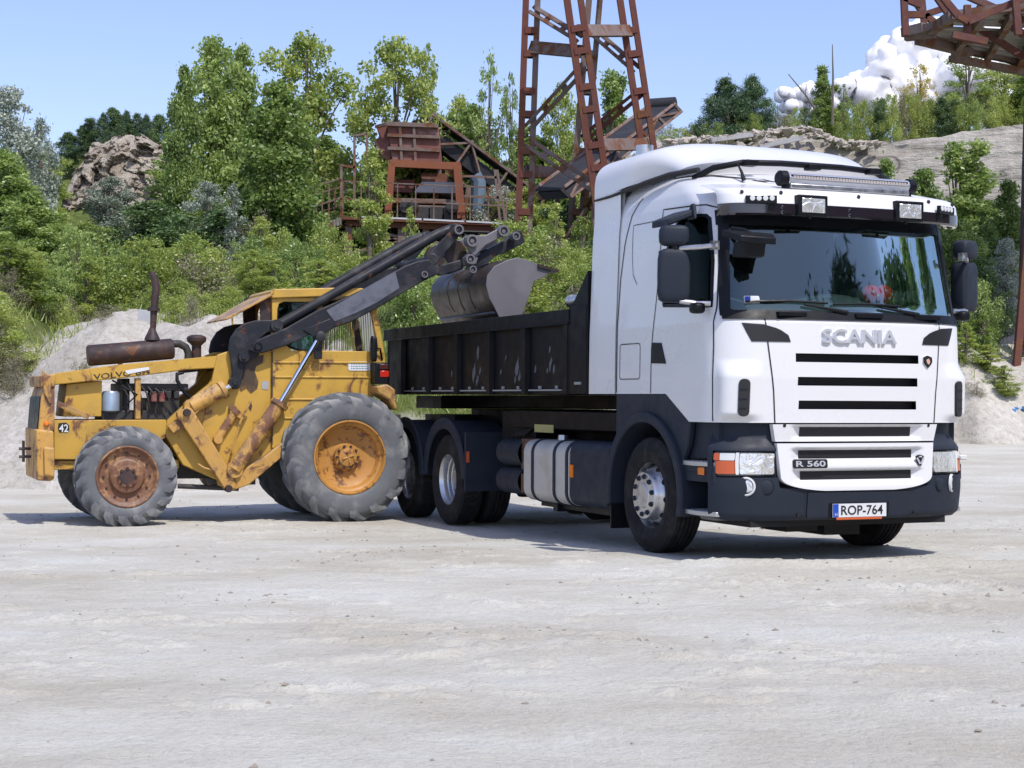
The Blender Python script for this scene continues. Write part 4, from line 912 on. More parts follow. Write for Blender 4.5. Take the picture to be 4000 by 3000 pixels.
mb=MB(); mb.prism(c5([(200,470),(262,440),(262,560),(205,560)],.5),XZ,.45,.5); mb.prism(c5([(200,470),(262,440),(262,560),(205,560)],.5),XZ,mirr(.5),mirr(.45)); mb.build('cab_front_frame',M['exhaust'],loader)
mb=MB(); mb.prism(c5([(218,505),(258,500),(258,552),(222,552)],.47),XZ,.452,.456); mb.build('quarter_glass',M['cabglass'],loader,smooth=False)
mb=MB(); mb.prism(c5([(262,432),(258,420),(30,548),(34,556)],.5),XZ,.36,mirr(.36)); mb.prism(c5([(60,545),(66,545),(68,578),(62,578)],.5),XZ,.40,.44); mb.build('roof_visor_flap',M['yellow2'],loader,bevel=.006)
# hanging strips (torn fringe) in side window
for k in range(22):
    x=505+k*11.5; y0=560-k*3.5; mbx=MB()
    if x>735: break
mb=MB(); random.seed(5)
for k in range(18):
    x=508+k*8.6; yt=600-(x-505)*.42; yb=698+random.uniform(-4,6); A=Vector(Lp('L5',x,yt,.42)); B=Vector(Lp('L5',x+random.uniform(-3,3),yb,.42)); mb.beam(A,B,.008+.008*random.random(),.004,up=(0,1,0))
for k in range(5):
    x=692+k*11; A=Vector(Lp('L5',x-6,500,.42)); B=Vector(Lp('L5',x+4,700,.42)); mb.beam(A,B,.008,.004,up=(0,1,0))
mb.build('fringe_strips',flat('olive_strips',(.09,.10,.03),.8),loader,smooth=False)
mb=MB(); mb.prism(c5([(672,505),(735,488),(764,700),(706,702)],1.3),XZ,1.3,1.31); mb.build('grey_curtain',paint('pale_curtain',(.35,.36,.36),.9,amt=.4,scale=5),loader)
mb=MB(); rbox(mb,Lp('L5',749,692,.30),(.07,.10,.31),.4); mir=mb.build('rear_view_mirror',M['black'],loader)
mb=MB(); mb.tube([Lp('L5',765,690,.33),Lp('L5',780,690,.34),Lp('L5',790,745,.4)],.012,6); mb.build('mirror_arm',M['black'],mir)
mb=MB(); A=Lp('L5',757,860,.2);B=Lp('L5',822,757,.2); mb.bb((A[0],.20,A[2]),(B[0],.42,B[2])); hb=mb.build('lamp_box',M['black'],loader,bevel=.015)
mb=MB(); A=Lp('L5',780,827,.2);B=Lp('L5',822,797,.2); mb.bb((A[0],.19,A[2]),(B[0],.205,B[2])); mb.build('red_lamp',M['redlens'],hb,bevel=.006)
mb=MB(); A=Lp('L5',778,790,.2);B=Lp('L5',820,765,.2); mb.bb((A[0],.19,A[2]),(B[0],.205,B[2])); mb.build('lamp_lens',flat('dark_red',(.06,.015,.012),.3),hb,bevel=.006)
# fender by big wheel
mb=MB(); fd=c5([(765,870),(815,862),(850,885),(862,985),(845,985),(820,935),(770,905)],.1); mb.prism(fd,XZ,.08,.46); mb.prism(fd,XZ,mirr(.46),mirr(.08)); mb.build('mudguard',M['yellow2'],loader,bevel=.02)
mb=MB(); mb.bb((.45,.15,1.0),(.66,1.7,1.25)); mb.build('front_crossmember',M['engine'],loader,bevel=.01)
# V-shaped lift frame
def vbar(pts,q0,q1,name='lift_frame'):
    mb=MB(); P4=LP('L4',pts,.30); mb.prism(P4,XZ,q0,q1); mb.prism(P4,XZ,mirr(q1),mirr(q0)); return mb.build(name,M['yellow2'],loader,bevel=.012)
vbar([(925,880),(985,852),(1010,862),(1245,1250),(1258,1300),(1212,1330),(1190,1310),(925,905)],.28,.38)
vbar([(1212,1330),(1200,1290),(1250,1235),(1310,1195),(1420,1130),(1560,1020),(1590,1065),(1440,1200),(1330,1290)],.30,.40)
mb=MB(); mb.prism(LP('L4',[(872,960),(960,905),(985,955),(900,1000)],.35),XZ,.33,.42); mb.build('pivot_bracket',M['yellow2'],loader,bevel=.01)
for k,(x,y) in enumerate(((980,882),(1215,1310))):
    mb=MB(); mb.lathe([(0,.05),(.04,.05),(.045,0),(.04,-.1)],Lp('L4',x,y,.28),(0,-1,0),14); mb.build('pivot_pin',M['exhaust'],loader)
def cyl(k,p,q,r,rod,qq,mat='yellow2',rodr=.03,name='hydraulic_cylinder'):
    A=Vector(Lp(k,*p,qq));B=Vector(Lp(k,*q,qq));Cc=Vector(Lp(k,*rod,qq)) if rod else None
    for m in(0,1):
        f=lambda v: v if not m else Vector((v.x,mirr(v.y),v.z))
        mb=MB(); mb.tube([f(A),f(B)],r,16); mb.lathe([(r,0),(r*1.25,0),(r*1.25,.05),(r,.05)],f(B),(f(A)-f(B)),16); 
        mb.tube([f(A)+Vector((0,-.05,0)),f(A)+Vector((0,.05,0))],r*1.05,12)
        cy=mb.build(name,M[mat],loader)
        if Cc: MB().tube([f(B),f(Cc)],rodr,14).build('piston_rod',M['chrome_rod'],cy)
cyl('L4',(1005,850),(1195,748),.085,(1225,732),.36)
mb=MB(); mb.tube([Lp('L4',1015,800,.36),Lp('L4',1140,730,.36),Lp('L4',1190,722,.36)],.018,6); mb.tube([Lp('L5',160,940,.30),Lp('L5',110,1040,.3),Lp('L5',70,1180,.32),Lp('L5',95,1240,.33)],.014,6); mb.tube([Lp('L4',1040,1170,.32),Lp('L4',1080,1195,.32),Lp('L4',1140,1208,.30)],.012,6); mb.build('hydraulic_pipe',M['yellow2'],loader)
cyl('L5',(80,1272),(302,948),.088,(488,632),.30,rodr=.032)
cyl('L5',(0,1125),(90,985),.05,None,.40,rodr=.02,name='steering_cylinder')
mb=MB(); mb.prism(c5([(55,970),(80,962),(135,1020),(125,1035),(60,1000)],.38),XZ,.36,.42); mb.build('cylinder_bracket',M['yellow2'],loader)
# black bellcrank plates
bc=c5([(62,870),(70,800),(62,740),(52,690),(62,640),(90,595),(130,568),(180,555),(240,552),(300,560),(300,605),(240,612),(205,640),(175,690),(205,700),(195,725),(150,745),(130,780),(110,860),(95,885),(70,885)],.36)
mb=MB(); mb.prism(bc,XZ,.34,.40); mb.prism([(x+.0,z) for x,z in bc],XZ,mirr(.40),mirr(.34)); mb.build('bellcrank',M['blacksteel'],loader,bevel=.012)
for x,y,r in((82,852,.06),(125,730,.06),(190,685,.06),(283,580,.07)):
    mb=MB(); mb.lathe([(0,.05),(r*.5,.05),(r*.55,.03),(r,.03),(r*1.05,0),(r,-.1)],Lp('L5',x,y,.31),(0,-1,0),18); mb.build('pivot_pin',M['blacksteel'],loader)
# lower boom arm
arm=c5([(150,700),(190,648),(330,590),(480,505),(560,470),(700,405),(900,292),(960,270),(1010,262),(1065,295),(1062,330),(985,368),(860,440),(760,500),(640,562),(560,590),(430,628),(340,672),(215,712)],.30)
for m in(0,1):
    q0,q1=(.28,.36) if not m else (mirr(.36),mirr(.28))
    mb=MB(); mb.prism(arm,XZ,q0,q1); am=mb.build('boom_arm',M['blacksteel'],loader,bevel=.012)
mb=MB(); mb.prism(c5([(520,508),(700,405),(850,320),(870,400),(760,470),(660,520),(560,560)],.3),XZ,.276,.279); mb.build('rubbed_patch',paint('polished_rub',(.15,.16,.19),.4,metal=.4,amt=.8,scale=4,dirt=(.03,.03,.04)),loader,smooth=False)
mb=MB(); mb.prism(c5([(410,600),(540,545),(560,590),(500,625),(470,640)],.28),XZ,.26,.30); mb.prism(c5([(478,620),(508,618),(505,740),(470,740),(466,690)],.28),XZ,.30,.34); mb.build('boom_bracket',M['blacksteel'],loader,bevel=.01)
mb=MB(); mb.lathe([(0,.06),(.035,.06),(.06,.045),(.065,0),(.06,-.1)],Lp('L5',492,632,.27),(0,-1,0),18); mb.build('pivot_pin',M['blacksteel'],loader)
# upper tube links
for m in(0,1):
    f=(lambda p:p) if not m else (lambda p:(p[0],mirr(p[1]),p[2]))
    mb=MB(); mb.tube([f(Lp('L5',290,578,.36)),f(Lp('L5',560,425,.36)),f(Lp('L5',830,272,.36)),f(Lp('L5',1050,145,.36)),f(Lp('L5',1125,112,.36))],[.056,.056,.062,.062,.055],14)
    tb=mb.build('upper_link_tube',M['blacksteel'],loader)
    mb=MB(); mb.beam(f(Lp('L5',1150,120,.34)),f(Lp('L5',1030,262,.34)),.13,.07,up=(0,1,0)); mb.tube([f(Lp('L5',1030,262,.28)),f(Lp('L5',1030,262,.42))],.075,14); mb.tube([f(Lp('L5',1140,118,.28)),f(Lp('L5',1140,118,.42))],.07,14); mb.build('boom_lever',M['blacksteel'],loader,bevel=.01)
mb=MB(); mb.tube([(-1.05,.36,1.95+.12),(-1.05,mirr(.36),1.95+.12)],.05,12); p=Lp('L5',1030,262,.4); mb.tube([(p[0],.4,p[2]),(p[0],mirr(.4),p[2])],.055,12); p=Lp('L5',700,460,.3); mb.tube([(p[0],.3,p[2]),(p[0],mirr(.3),p[2])],.08,12); p=Lp('L5',870,290,1.2); mb.build('cross_tube',M['blacksteel'],loader)
# quick hitch head
K=lambda pts,q=.35:LP('BK',pts,q)
def plate(pts,q0,q1,mat,name,both=True):
    mb=MB(); P_=K(pts,q0); mb.prism(P_,XZ,q0,q1)
    if both: mb.prism(P_,XZ,mirr(q1),mirr(q0))
    return mb.build(name,M[mat],loader,bevel=.01)
plate([(580,400),(630,375),(700,395),(745,460),(762,520),(730,600),(640,640),(560,640),(510,560),(540,470)],.50,.60,'bucket','hitch_plate')
plate([(450,650),(520,640),(700,590),(730,620),(710,690),(480,765),(440,740)],.40,.52,'blacksteel','hitch_crossplate')
plate([(740,350),(790,330),(960,330),(1130,240),(1190,245),(1185,300),(1140,345),(960,440),(880,520),(850,555),(810,530),(745,400)],.30,.36,'greysteel','tilt_lever')
plate([(760,690),(860,560),(1000,470),(1180,380),(1300,275),(1350,280),(1388,400),(1330,440),(1200,500),(1060,560),(980,640),(860,690)],.42,.54,'blacksteel','tilt_arm')
plate([(720,570),(765,525),(820,550),(880,570),(860,640),(780,665),(725,650)],.34,.40,'greysteel','tilt_link')
for x,y,r in((805,390,.075),(785,588,.06),(812,700,.045),(1145,285,.07),(1278,340,.05),(660,270,.06),(290,755,.04)):
    mb=MB(); mb.lathe([(0,.03),(r*.35,.03),(r*.4,.012),(r*.62,.012),(r*.68,.05),(r,.05),(r*1.05,0),(r,-.08)],Lp('BK',x,y,.30),(0,-1,0),18); mb.build('pivot_pin',M['greysteel'],loader)
mb=MB()
for a,b in (((640,250),(720,290)),((720,290),(1000,300)),((900,520),(960,490)),((960,490),(1020,500))): mb.tube([Lp('BK',*a,.45),Lp('BK',*b,.45)],.018,6)
mb.build('hitch_hose',M['black'],loader)
# --- bucket (opening downwards)
bf=LP('BK',[(1105,1215),(1050,1100),(1000,1010),(965,870),(980,760),(1060,660),(1200,595),(1300,570),(1400,590),(1520,640),(1700,690),(1580,790),(1480,830),(1440,960),(1360,1180),(1330,1260),(1180,1300)],-.10)
mb=MB(); mb.prism(bf,XZ,-.10,-.075); mb.prism(bf,XZ,1.93,1.955); bs=mb.build('bucket_side',M['greysteel'],loader,bevel=.006)
shell=bf[:11]; n=len(shell); inn=[]
cxm=sum(p[0] for p in bf)/len(bf); czm=sum(p[1] for p in bf)/len(bf)
e0=LP('BK',[(1180,1330)],-.10)[0]
back=[e0]+shell
P=[[(x,q,z) for q in frange(-.075,1.93,.2)] for x,z in back]; Q=[[(x+(cxm-x)*.03,q,z+(czm-z)*.03) for q in frange(-.075,1.93,.2)] for x,z in back]
mb=MB(); mb.grid(P); mb.grid(Q); mb.grid([P[0],Q[0]]); mb.grid([P[-1],Q[-1]]); bk=mb.build('bucket_shell',M['bucket'],loader,fixn=False,angle=50)
mb=MB()
for q in(.55,.93,1.32):
    rp=[(x+(x-cxm)*.018,z+(z-czm)*.018) for x,z in shell[1:8]]+[(x+(cxm-x)*.02,z+(czm-z)*.02) for x,z in reversed(shell[1:8])]; mb.prism(rp,XZ,q-.035,q+.035)
mb.build('bucket_rib',M['bucket'],bk,bevel=.015,angle=60)
mb=MB(); a=shell[0]; b2=shell[1]; cc=(a[0]*.55+b2[0]*.45-.01,a[1]*.55+b2[1]*.45); mb.tube([(cc[0],-.05,cc[1]),(cc[0],1.9,cc[1])],.018,6); mb.build('wear_strip',M['greysteel'],bk)
lip=LP('BK',[(1480,600),(1690,680),(1700,700),(1560,780)],-.1)
mb=MB(); p=LP('BK',[(1700,690)],-.1)[0]; p0=LP('BK',[(1520,640)],-.1)[0]; dx=(p[0]-p0[0]); dz=(p[1]-p0[1])
mb.prism([(p0[0],p0[1]),(p[0]+dx*.25,p[1]+dz*.25),(p[0]+dx*.2,p[1]+dz*.3-.03),(p0[0],p0[1]-.04)],XZ,-.13,1.97); mb.build('cutting_edge',M['bucket'],loader)
# ================================================================== TERRAIN
_rs=np.random.RandomState(11); _T=_rs.rand(256,256)
def vn(x,y):
    x=np.asarray(x,float);y=np.asarray(y,float); xi=np.floor(x).astype(int);yi=np.floor(y).astype(int);fx=x-xi;fy=y-yi
    fx=fx*fx*(3-2*fx);fy=fy*fy*(3-2*fy); a=_T[xi%256,yi%256];b=_T[(xi+1)%256,yi%256];c=_T[xi%256,(yi+1)%256];d=_T[(xi+1)%256,(yi+1)%256]
    return (a*(1-fx)+b*fx)*(1-fy)+(c*(1-fx)+d*fx)*fy-.5
def fbm(x,y,o=5,g=.5):
    s=0;a=1
    for k in range(o): s=s+a*vn(x*2**k+17.3*k,y*2**k+5.1*k); a*=g
    return s
def npsm(a,b,x): t=np.clip((x-a)/(b-a),0,1); return t*t*(3-2*t)
def ground_z(x,y):
    x=np.asarray(x,float);y=np.asarray(y,float)
    z=-.12*npsm(14,18.5,y-.35*x)+.32*npsm(22,45,y)*npsm(3,8,x)+.08*npsm(24,30,y)
    near=np.exp(-((x-1.5)/5)**2-((y-16)/3.5)**2)*.0
    z=z+.035*fbm(x*.35,y*.35,3)*npsm(11,9,y)*0
    return z
def px_x(u,Y): return at(u,860,Y).x
CR=[(-60,3.0),(px_x(0,31),2.6),(px_x(100,31),1.9),(px_x(160,31),2.35),(px_x(240,31),2.75),(px_x(330,31),2.65),(px_x(400,31),2.55),(px_x(490,31),2.75),(px_x(560,31),2.7),(-3,2.6),(2,2.5),(60,2.6)]
def foot(x): return 26+15.5*npsm(2.0,8.5,x)
def hill_z(x,y):
    x=np.asarray(x,float);y=np.asarray(y,float)
    c=np.interp(x,[p[0] for p in CR],[p[1] for p in CR]); c=np.where(x>4,3.3-.35*np.abs(np.sin(x*.8)),c)
    f=foot(x)+1.2*vn(x*.4,y*0+3)+.7*vn(x*1.7,y*0+7); t=np.clip((y-f)/5.0,-.3,1); up=np.where(t<0,t*1.5,t*(1.35-.35*t*t)) 
    z=c*up+.04
    sl=np.interp(x,[-40,-12,0,8,20],[.13,.12,.10,.04,.03]); z=z+np.maximum(0,y-f-5)*sl
    rough=npsm(0,4,y-f)
    z=z+5.5*np.exp(-((x+23)/8)**2-((y-101)/7)**2)
    z=z+fbm(x*.55,y*.55,5)*.55*rough+fbm(x*2.3,y*2.3,4)*.16*rough+np.abs(fbm(x*1.3,y*.5+9,4))*.25*rough*np.where(y<f+7,1,.3)
    return z
def grid_obj(name,xs,ys,zf,mat,kind='structure',smooth=True):
    X,Y=np.meshgrid(xs,ys); Z=zf(X,Y); n,m=X.shape; me=bpy.data.meshes.new(name)
    V=np.stack([X,Y,Z],-1).reshape(-1,3).astype(np.float32); i=np.arange(n-1)[:,None]*m+np.arange(m-1)[None]; F=np.stack([i,i+1,i+m+1,i+m],-1).reshape(-1,4)
    me.vertices.add(len(V)); me.vertices.foreach_set('co',V.ravel()); me.loops.add(F.size); me.loops.foreach_set('vertex_index',F.ravel().astype(np.int32))
    me.polygons.add(len(F)); me.polygons.foreach_set('loop_start',np.arange(0,F.size,4,dtype=np.int32)); me.polygons.foreach_set('loop_total',np.full(len(F),4,np.int32)); me.update(calc_edges=True)
    if smooth: me.polygons.foreach_set('use_smooth',np.ones(len(F),bool))
    me.materials.append(mat); o=bpy.data.objects.new(name,me); COL.objects.link(o)
    if kind: o['kind']=kind
    return o
def ground_mat():
    m=N('limestone_dust'); P=m.n('NewGeometry').outputs['Position']
    mp=m.n('Mapping'); mp.inputs['Scale'].default_value=(.75,1.1,1); m.l(P,mp.inputs[0]); V=mp.outputs[0]
    a=m.ramp(m.noise(.55,6,.6,vec=V),[(.36,(.505,.482,.415)),(.50,(.575,.562,.50)),(.64,(.63,.63,.585))])
    b=m.ramp(m.noise(3.5,8,.7,vec=V),[(.3,(.82,.80,.76)),(.7,(1.0,1.0,1.0))]); x=m.n('Mix',data_type='RGBA',blend_type='MULTIPLY'); x.inputs[0].default_value=.55; m.l(a,x.inputs[6]); m.l(b,x.inputs[7])
    c=m.ramp(m.noise(26,6,.75,vec=P),[(.30,(.62,.59,.54)),(.5,(1,1,1)),(.75,(1.05,1.05,1.04))]); y=m.n('Mix',data_type='RGBA',blend_type='MULTIPLY'); y.inputs[0].default_value=.5; m.l(x.outputs[2],y.inputs[6]); m.l(c,y.inputs[7])
    sp=m.ramp(m.noise(95,4,.8,vec=P),[(.33,.45),(.42,1.)]); g2=m.n('Mix',data_type='RGBA',blend_type='MULTIPLY'); g2.inputs[0].default_value=.55; m.l(y.outputs[2],g2.inputs[6]); m.l(sp,g2.inputs[7])
    cr=m.ramp(m.noise(2.2,10,.82,vec=P,dist=1.2),[(.31,.3),(.365,1.)]); g3=m.n('Mix',data_type='RGBA',blend_type='MULTIPLY'); g3.inputs[0].default_value=.5; m.l(g2.outputs[2],g3.inputs[6]); m.l(cr,g3.inputs[7])
    m.set(Base_Color=g3.outputs[2],Roughness=.95); m.b.inputs['Specular IOR Level'].default_value=.1
    h=m.math('ADD',m.math('MULTIPLY',m.noise(5,9,.7,vec=P),1.0),m.math('MULTIPLY',m.noise(38,5,.7,vec=P),.35)); m.bump(h,.8,.06); return m.m
M['ground']=ground_mat()
# near ground with ruts, trodden tracks and tyre prints
def near_g(x,y):
    z=ground_z(x,y)
    tr=fbm(x*.30+3,y*.6,3)*.022+np.clip(fbm(x*1.5,y*2.2,4),-.2,.5)*.010+fbm(x*6,y*7,3)*.005
    r1=y-(10.4+.12*x+.5*np.sin(x*.5)); r2=y-(12.1-.05*x+.3*np.sin(x*.7+1)); r3=y-(8.2+.22*x)
    for r,wd in((r1,.32),(r2,.25),(r3,.3)): tr=tr-.008*np.exp(-(r/wd)**2)+.007*np.exp(-((np.abs(r)-wd*1.5)/.12)**2)*(.6+fbm(x*2,y*2,2))
    cl=npsm(.22,.42,fbm(x*2.1+40,y*4.2,4)+.5*vn(x*.5,y*.5+8)); tr=tr+cl*(.010+.05*np.clip(np.abs(fbm(x*7,y*9,3))-.12,0,.3))
    pr=np.exp(-((x-3.2-.3*(y-11))/.9)**2-((y-11.3)/.9)**2); tr=tr+pr*.022*np.sign(np.sin((x*1.0+y*.35)*34))*npsm(-.1,.2,fbm(x*1.2,y*2,2))
    pr=np.exp(-((x-2.6)/1.1)**2-((y-11.7)/.35)**2); tr=tr+pr*.05*np.abs(fbm(x*7,y*9,3))
    w=np.ones_like(x)
    # keep wheel contact patches level
    for cx,cy in((1.15,14.4),(3.3,15.3),(-.7,18.9),(-1.24,20.2),(-1.87,19.4),(-4.2,18.4),(-2.4,20.7),(-4.8,19.8),(1.4,20)): w=w*(1-.9*np.exp(-((x-cx)**2+(y-cy)**2)/.35))
    ridge=.05*np.exp(-((y-13.25-.03*(x-3)**2)/.16)**2)*npsm(1.0,1.8,x)*(1-npsm(4.3,4.9,x))
    return z+tr*w*npsm(24,20,y)+ridge
def axis_pts(segs):
    o=[]
    for a,b,s in segs: o+=list(np.arange(a,b,s))
    return np.array(o+[segs[-1][1]])
xs=axis_pts([(-420,-60,40),(-60,-16,4),(-16,-7,.5),(-7,-5.2,.1),(-5.2,6.2,.032),(6.2,8,.1),(8,16,.5),(16,60,4),(60,420,40)])
ys=axis_pts([(-300,-20,40),(-20,3,2),(3,7,.2),(7,15,.03),(15,22,.07),(22,30,.25),(30,60,2),(60,420,30)])
grid_obj('ground',xs,ys,near_g,M['ground'])
# scattered clods and chips
def scatter_stones(name,n,reg,smin,smax,mat,zf,seed,sink=.3,dens=None):
    r=np.random.RandomState(seed); base=np.array([(1,0,0),(-1,0,0),(0,1,0),(0,-1,0),(0,0,1),(0,0,-1)],float); tri=np.array([(0,2,4),(2,1,4),(1,3,4),(3,0,4),(2,0,5),(1,2,5),(3,1,5),(0,3,5)])
    x=r.uniform(reg[0],reg[1],n);y=r.uniform(reg[2],reg[3],n)
    if dens is not None:
        k=dens(x,y)>r.rand(n); x=x[k];y=y[k];n=len(x)
    s=smin+(smax-smin)*r.rand(n)**4; z=zf(x,y)
    V=base[None]*(s[:,None,None]*r.uniform(.5,1.3,(n,6,3))); V[:,:,2]*=.6; th=r.uniform(0,6.28,n); c,sn=np.cos(th)[:,None],np.sin(th)[:,None]
    vx=V[:,:,0]*c-V[:,:,1]*sn; vy=V[:,:,0]*sn+V[:,:,1]*c; V=np.stack([vx+x[:,None],vy+y[:,None],V[:,:,2]+(z+s*sink*.3)[:,None]],-1)
    F=tri[None]+(np.arange(n)*6)[:,None,None]; me=bpy.data.meshes.new(name); me.from_pydata(V.reshape(-1,3).tolist(),[],F.reshape(-1,3).tolist()); me.materials.append(mat); o=bpy.data.objects.new(name,me); COL.objects.link(o); o['kind']='stuff'; o['label']='small clods and stone chips strewn over the pale quarry floor'; return o
scatter_stones('gravel',26000,(-6,8,5.5,24),.003,.024,paint('clod',(.27,.24,.20),.95,amt=.5,scale=3,dirt=(.2,.18,.15)),near_g,5,dens=lambda x,y:.03+3.0*np.clip(fbm(x*1.1,y*2.2,4)-.22,0,1))

def hill_mat():
    m=N('chalky_soil'); g=m.n('NewGeometry'); P=g.outputs['Position']
    rock=m.ramp(m.noise(.9,9,.7,vec=P),[(.3,(.42,.39,.34)),(.52,(.56,.535,.48)),(.72,(.68,.66,.61))])
    r2=m.ramp(m.noise(7,7,.75,vec=P),[(.33,(.60,.57,.52)),(.55,(1,1,1))]); x=m.n('Mix',data_type='RGBA',blend_type='MULTIPLY'); x.inputs[0].default_value=.8; m.l(rock,x.inputs[6]); m.l(r2,x.inputs[7])
    gr=m.ramp(m.noise(2.2,7,.7,vec=P),[(.3,(.05,.075,.02)),(.55,(.11,.14,.04)),(.75,(.20,.20,.09))])
    sx=m.n('SeparateXYZ'); m.l(P,sx.inputs[0])
    mr=m.n('MapRange'); m.l(sx.outputs[0],mr.inputs[0]); mr.inputs[1].default_value=-16; mr.inputs[2].default_value=16
    rp=m.ramp(mr.outputs[0],[(0.,.44),(.20,.47),(.245,.56),(.36,.56),(.41,.46),(.69,.46),(.77,.82),(1.,.84)]); thr=m.math('MULTIPLY',rp,60.)
    mask=m.math('ADD',m.math('MULTIPLY',m.math('SUBTRACT',m.noise(.35,6,.6,vec=P),.5),3.0),m.math('MULTIPLY',m.math('SUBTRACT',sx.outputs[1],thr),.25))
    f=m.ramp(m.math('ADD',mask,.3),[(.3,0.),(.6,1.)])
    m.set(Base_Color=m.mix(f,x.outputs[2],gr),Roughness=.95); m.b.inputs['Specular IOR Level'].default_value=.1
    m.bump(m.noise(4,9,.75,vec=P),.8,.15); return m.m
M['hill']=hill_mat()
xs=axis_pts([(-90,-26,2),(-26,-12,.5),(-12,14,.16),(14,26,.5),(26,90,2)]); ys=axis_pts([(24,36,.16),(36,52,.3),(52,130,1)])
grid_obj('hillside',xs,ys,hill_z,M['hill'])
# ------------------------------------------------------------------ cliff
CY=110.
CT=[(1180,330),(1300,326),(1380,312),(1430,303),(1480,303),(1530,298),(1600,292),(1650,285),(1700,280),(1735,275),(1760,280),(1800,298),(1830,310),(1880,306),(1960,300),(2040,292),(2120,280),(2212,266),(2400,256),(2700,262)]
CTX=[at(u,v,CY).x for u,v in CT]; CTZ=[at(u,v,CY).z for u,v in CT]
def cliffmat():
    m=N('pale_rock_face'); g=m.n('NewGeometry'); P=g.outputs['Position']
    mp=m.n('Mapping'); mp.inputs['Scale'].default_value=(.25,.25,1.6); mp.inputs['Rotation'].default_value=(0,R_(-9),0); m.l(P,mp.inputs[0]); S=mp.outputs[0]
    a=m.ramp(m.noise(.8,8,.62,vec=S),[(.3,(.42,.38,.33)),(.5,(.52,.485,.435)),(.7,(.60,.575,.53))])
    st=m.ramp(m.noise(.28,3,.5,vec=S,dist=.6),[(.488,1.),(.497,.35),(.506,1.)]); 
    mp2=m.n('Mapping'); mp2.inputs['Scale'].default_value=(1.6,1.6,.12); m.l(P,mp2.inputs[0]); w_=m.ramp(m.noise(1.2,6,.65,vec=mp2.outputs[0]),[(.35,.72),(.6,1.)])
    x=m.n('Mix',data_type='RGBA',blend_type='MULTIPLY'); x.inputs[0].default_value=1; m.l(a,x.inputs[6]); m.l(st,x.inputs[7]); y=m.n('Mix',data_type='RGBA',blend_type='MULTIPLY'); y.inputs[0].default_value=.7; m.l(x.outputs[2],y.inputs[6]); m.l(w_,y.inputs[7])
    m.set(Base_Color=y.outputs[2],Roughness=.95); m.b.inputs['Specular IOR Level'].default_value=.1
    m.bump(m.math('ADD',m.noise(.8,9,.75,vec=S),m.math('MULTIPLY',m.noise(3,6,.7,vec=P),.4)),.9,.5); return m.m
M['cliff']=cliffmat()
def facet_c(n,seed,amp,tilt,ax,az):
    r=np.random.RandomState(seed); sx_=r.uniform(-10,62,n); sz_=r.uniform(0,22,n); off=r.uniform(0,amp,n); tx=r.uniform(-tilt,tilt,n); tz=r.uniform(-tilt,tilt*.3,n)
    def f(x,z):
        z=z-.12*x; d=((x[...,None]-sx_)*ax)**2+((z[...,None]-sz_+.12*sx_)*az)**2; k=d.argmin(-1); return off[k]+tx[k]*(x-sx_[k])+tz[k]*(z-sz_[k]+.12*sx_[k])
    return f
fc1=facet_c(260,1,.9,.15,.5,1.6); fc2=facet_c(1200,2,.5,.3,.8,1.8)
mb=MB(); xs=np.arange(-10,62,.2); P=[]
zt=np.interp(xs,CTX,CTZ)
K_=110
for k in range(K_):
    t=k/(K_-1); z=1.5+(zt-1.5)*t
    rub=npsm(0,1,(t-.8)/.2)*np.interp(xs,[-10,6,16,22,26,62],[1,1,1,.6,.12,.08])
    stra=np.interp(xs,[-10,14,20,62],[1,1,.12,.08]); dy=fbm(xs*.25,z*.6+0*xs,4)*(.25+.75*stra)+fbm(xs*.9,z*1.9,4)*(.03+.25*stra+1.0*rub*stra)+3.0*rub*t-(fc1(xs,z)+fc2(xs,z))*stra; dz=fbm(xs*1.7+9,z*2.1,3)*rub*.8
    P.append([(float(x),float(CY+d),float(zz+e)) for x,d,zz,e in zip(xs,dy,z,dz)])
mb.grid(P)
top=P[-1]; Q=[top]
for j,dy in enumerate((1.5,3,5,8,14,25,45)):
    Q.append([(x,y+dy,z+.06*dy+float(fbm(x*.5,dy*.5,3))*.5) for x,y,z in top])
mb.grid(Q); o=mb.build('cliff_face',M['cliff'],fixn=False,angle=35); o['kind']='structure'
# ------------------------------------------------------------------ rock outcrop
def outcropmat():
    m=N('outcrop_rock'); P=m.n('NewGeometry').outputs['Position']
    a=m.ramp(m.noise(.5,9,.65,vec=P,dist=.5),[(.32,(.38,.33,.26)),(.47,(.53,.46,.37)),(.6,(.60,.54,.45)),(.72,(.50,.35,.22))]); vo=m.n('TexVoronoi',feature='DISTANCE_TO_EDGE'); vo.inputs['Scale'].default_value=.8; nz=m.n('TexNoise'); nz.inputs['Scale'].default_value=1.2; nz.inputs['Detail'].default_value=5; m.l(P,nz.inputs[0]); ad=m.n('VectorMath',operation='ADD'); m.l(P,ad.inputs[0]); m.l(nz.outputs['Color'],ad.inputs[1]); m.l(ad.outputs[0],vo.inputs['Vector']); a=m.mix(m.ramp(vo.outputs['Distance'],[(.0,1.),(.05,0.)]),a,(.07,.055,.045)); m.set(Base_Color=a,Roughness=.95); m.bump(m.noise(1.3,9,.75,vec=P,dist=.6),1,.6); return m.m
def facet(n,x0,x1,z0,z1,amp,tilt,seed,ax=1.0,az=1.0):
    r=np.random.RandomState(seed); sx_=r.uniform(x0,x1,n); sz_=r.uniform(z0,z1,n); off=r.uniform(0,amp,n); tx=r.uniform(-tilt,tilt,n); tz=r.uniform(-tilt*1.2,tilt*.3,n)
    def f(x,z):
        d=((x[...,None]-sx_)*ax)**2+((z[...,None]-sz_)*az)**2; k=d.argmin(-1); return off[k]+tx[k]*(x-sx_[k])+tz[k]*(z-sz_[k])
    return f
mb=MB(); P=[]; OY=92.
OC=[(118,392),(138,335),(165,298),(215,282),(262,270),(300,278),(340,296),(372,324),(410,392)]
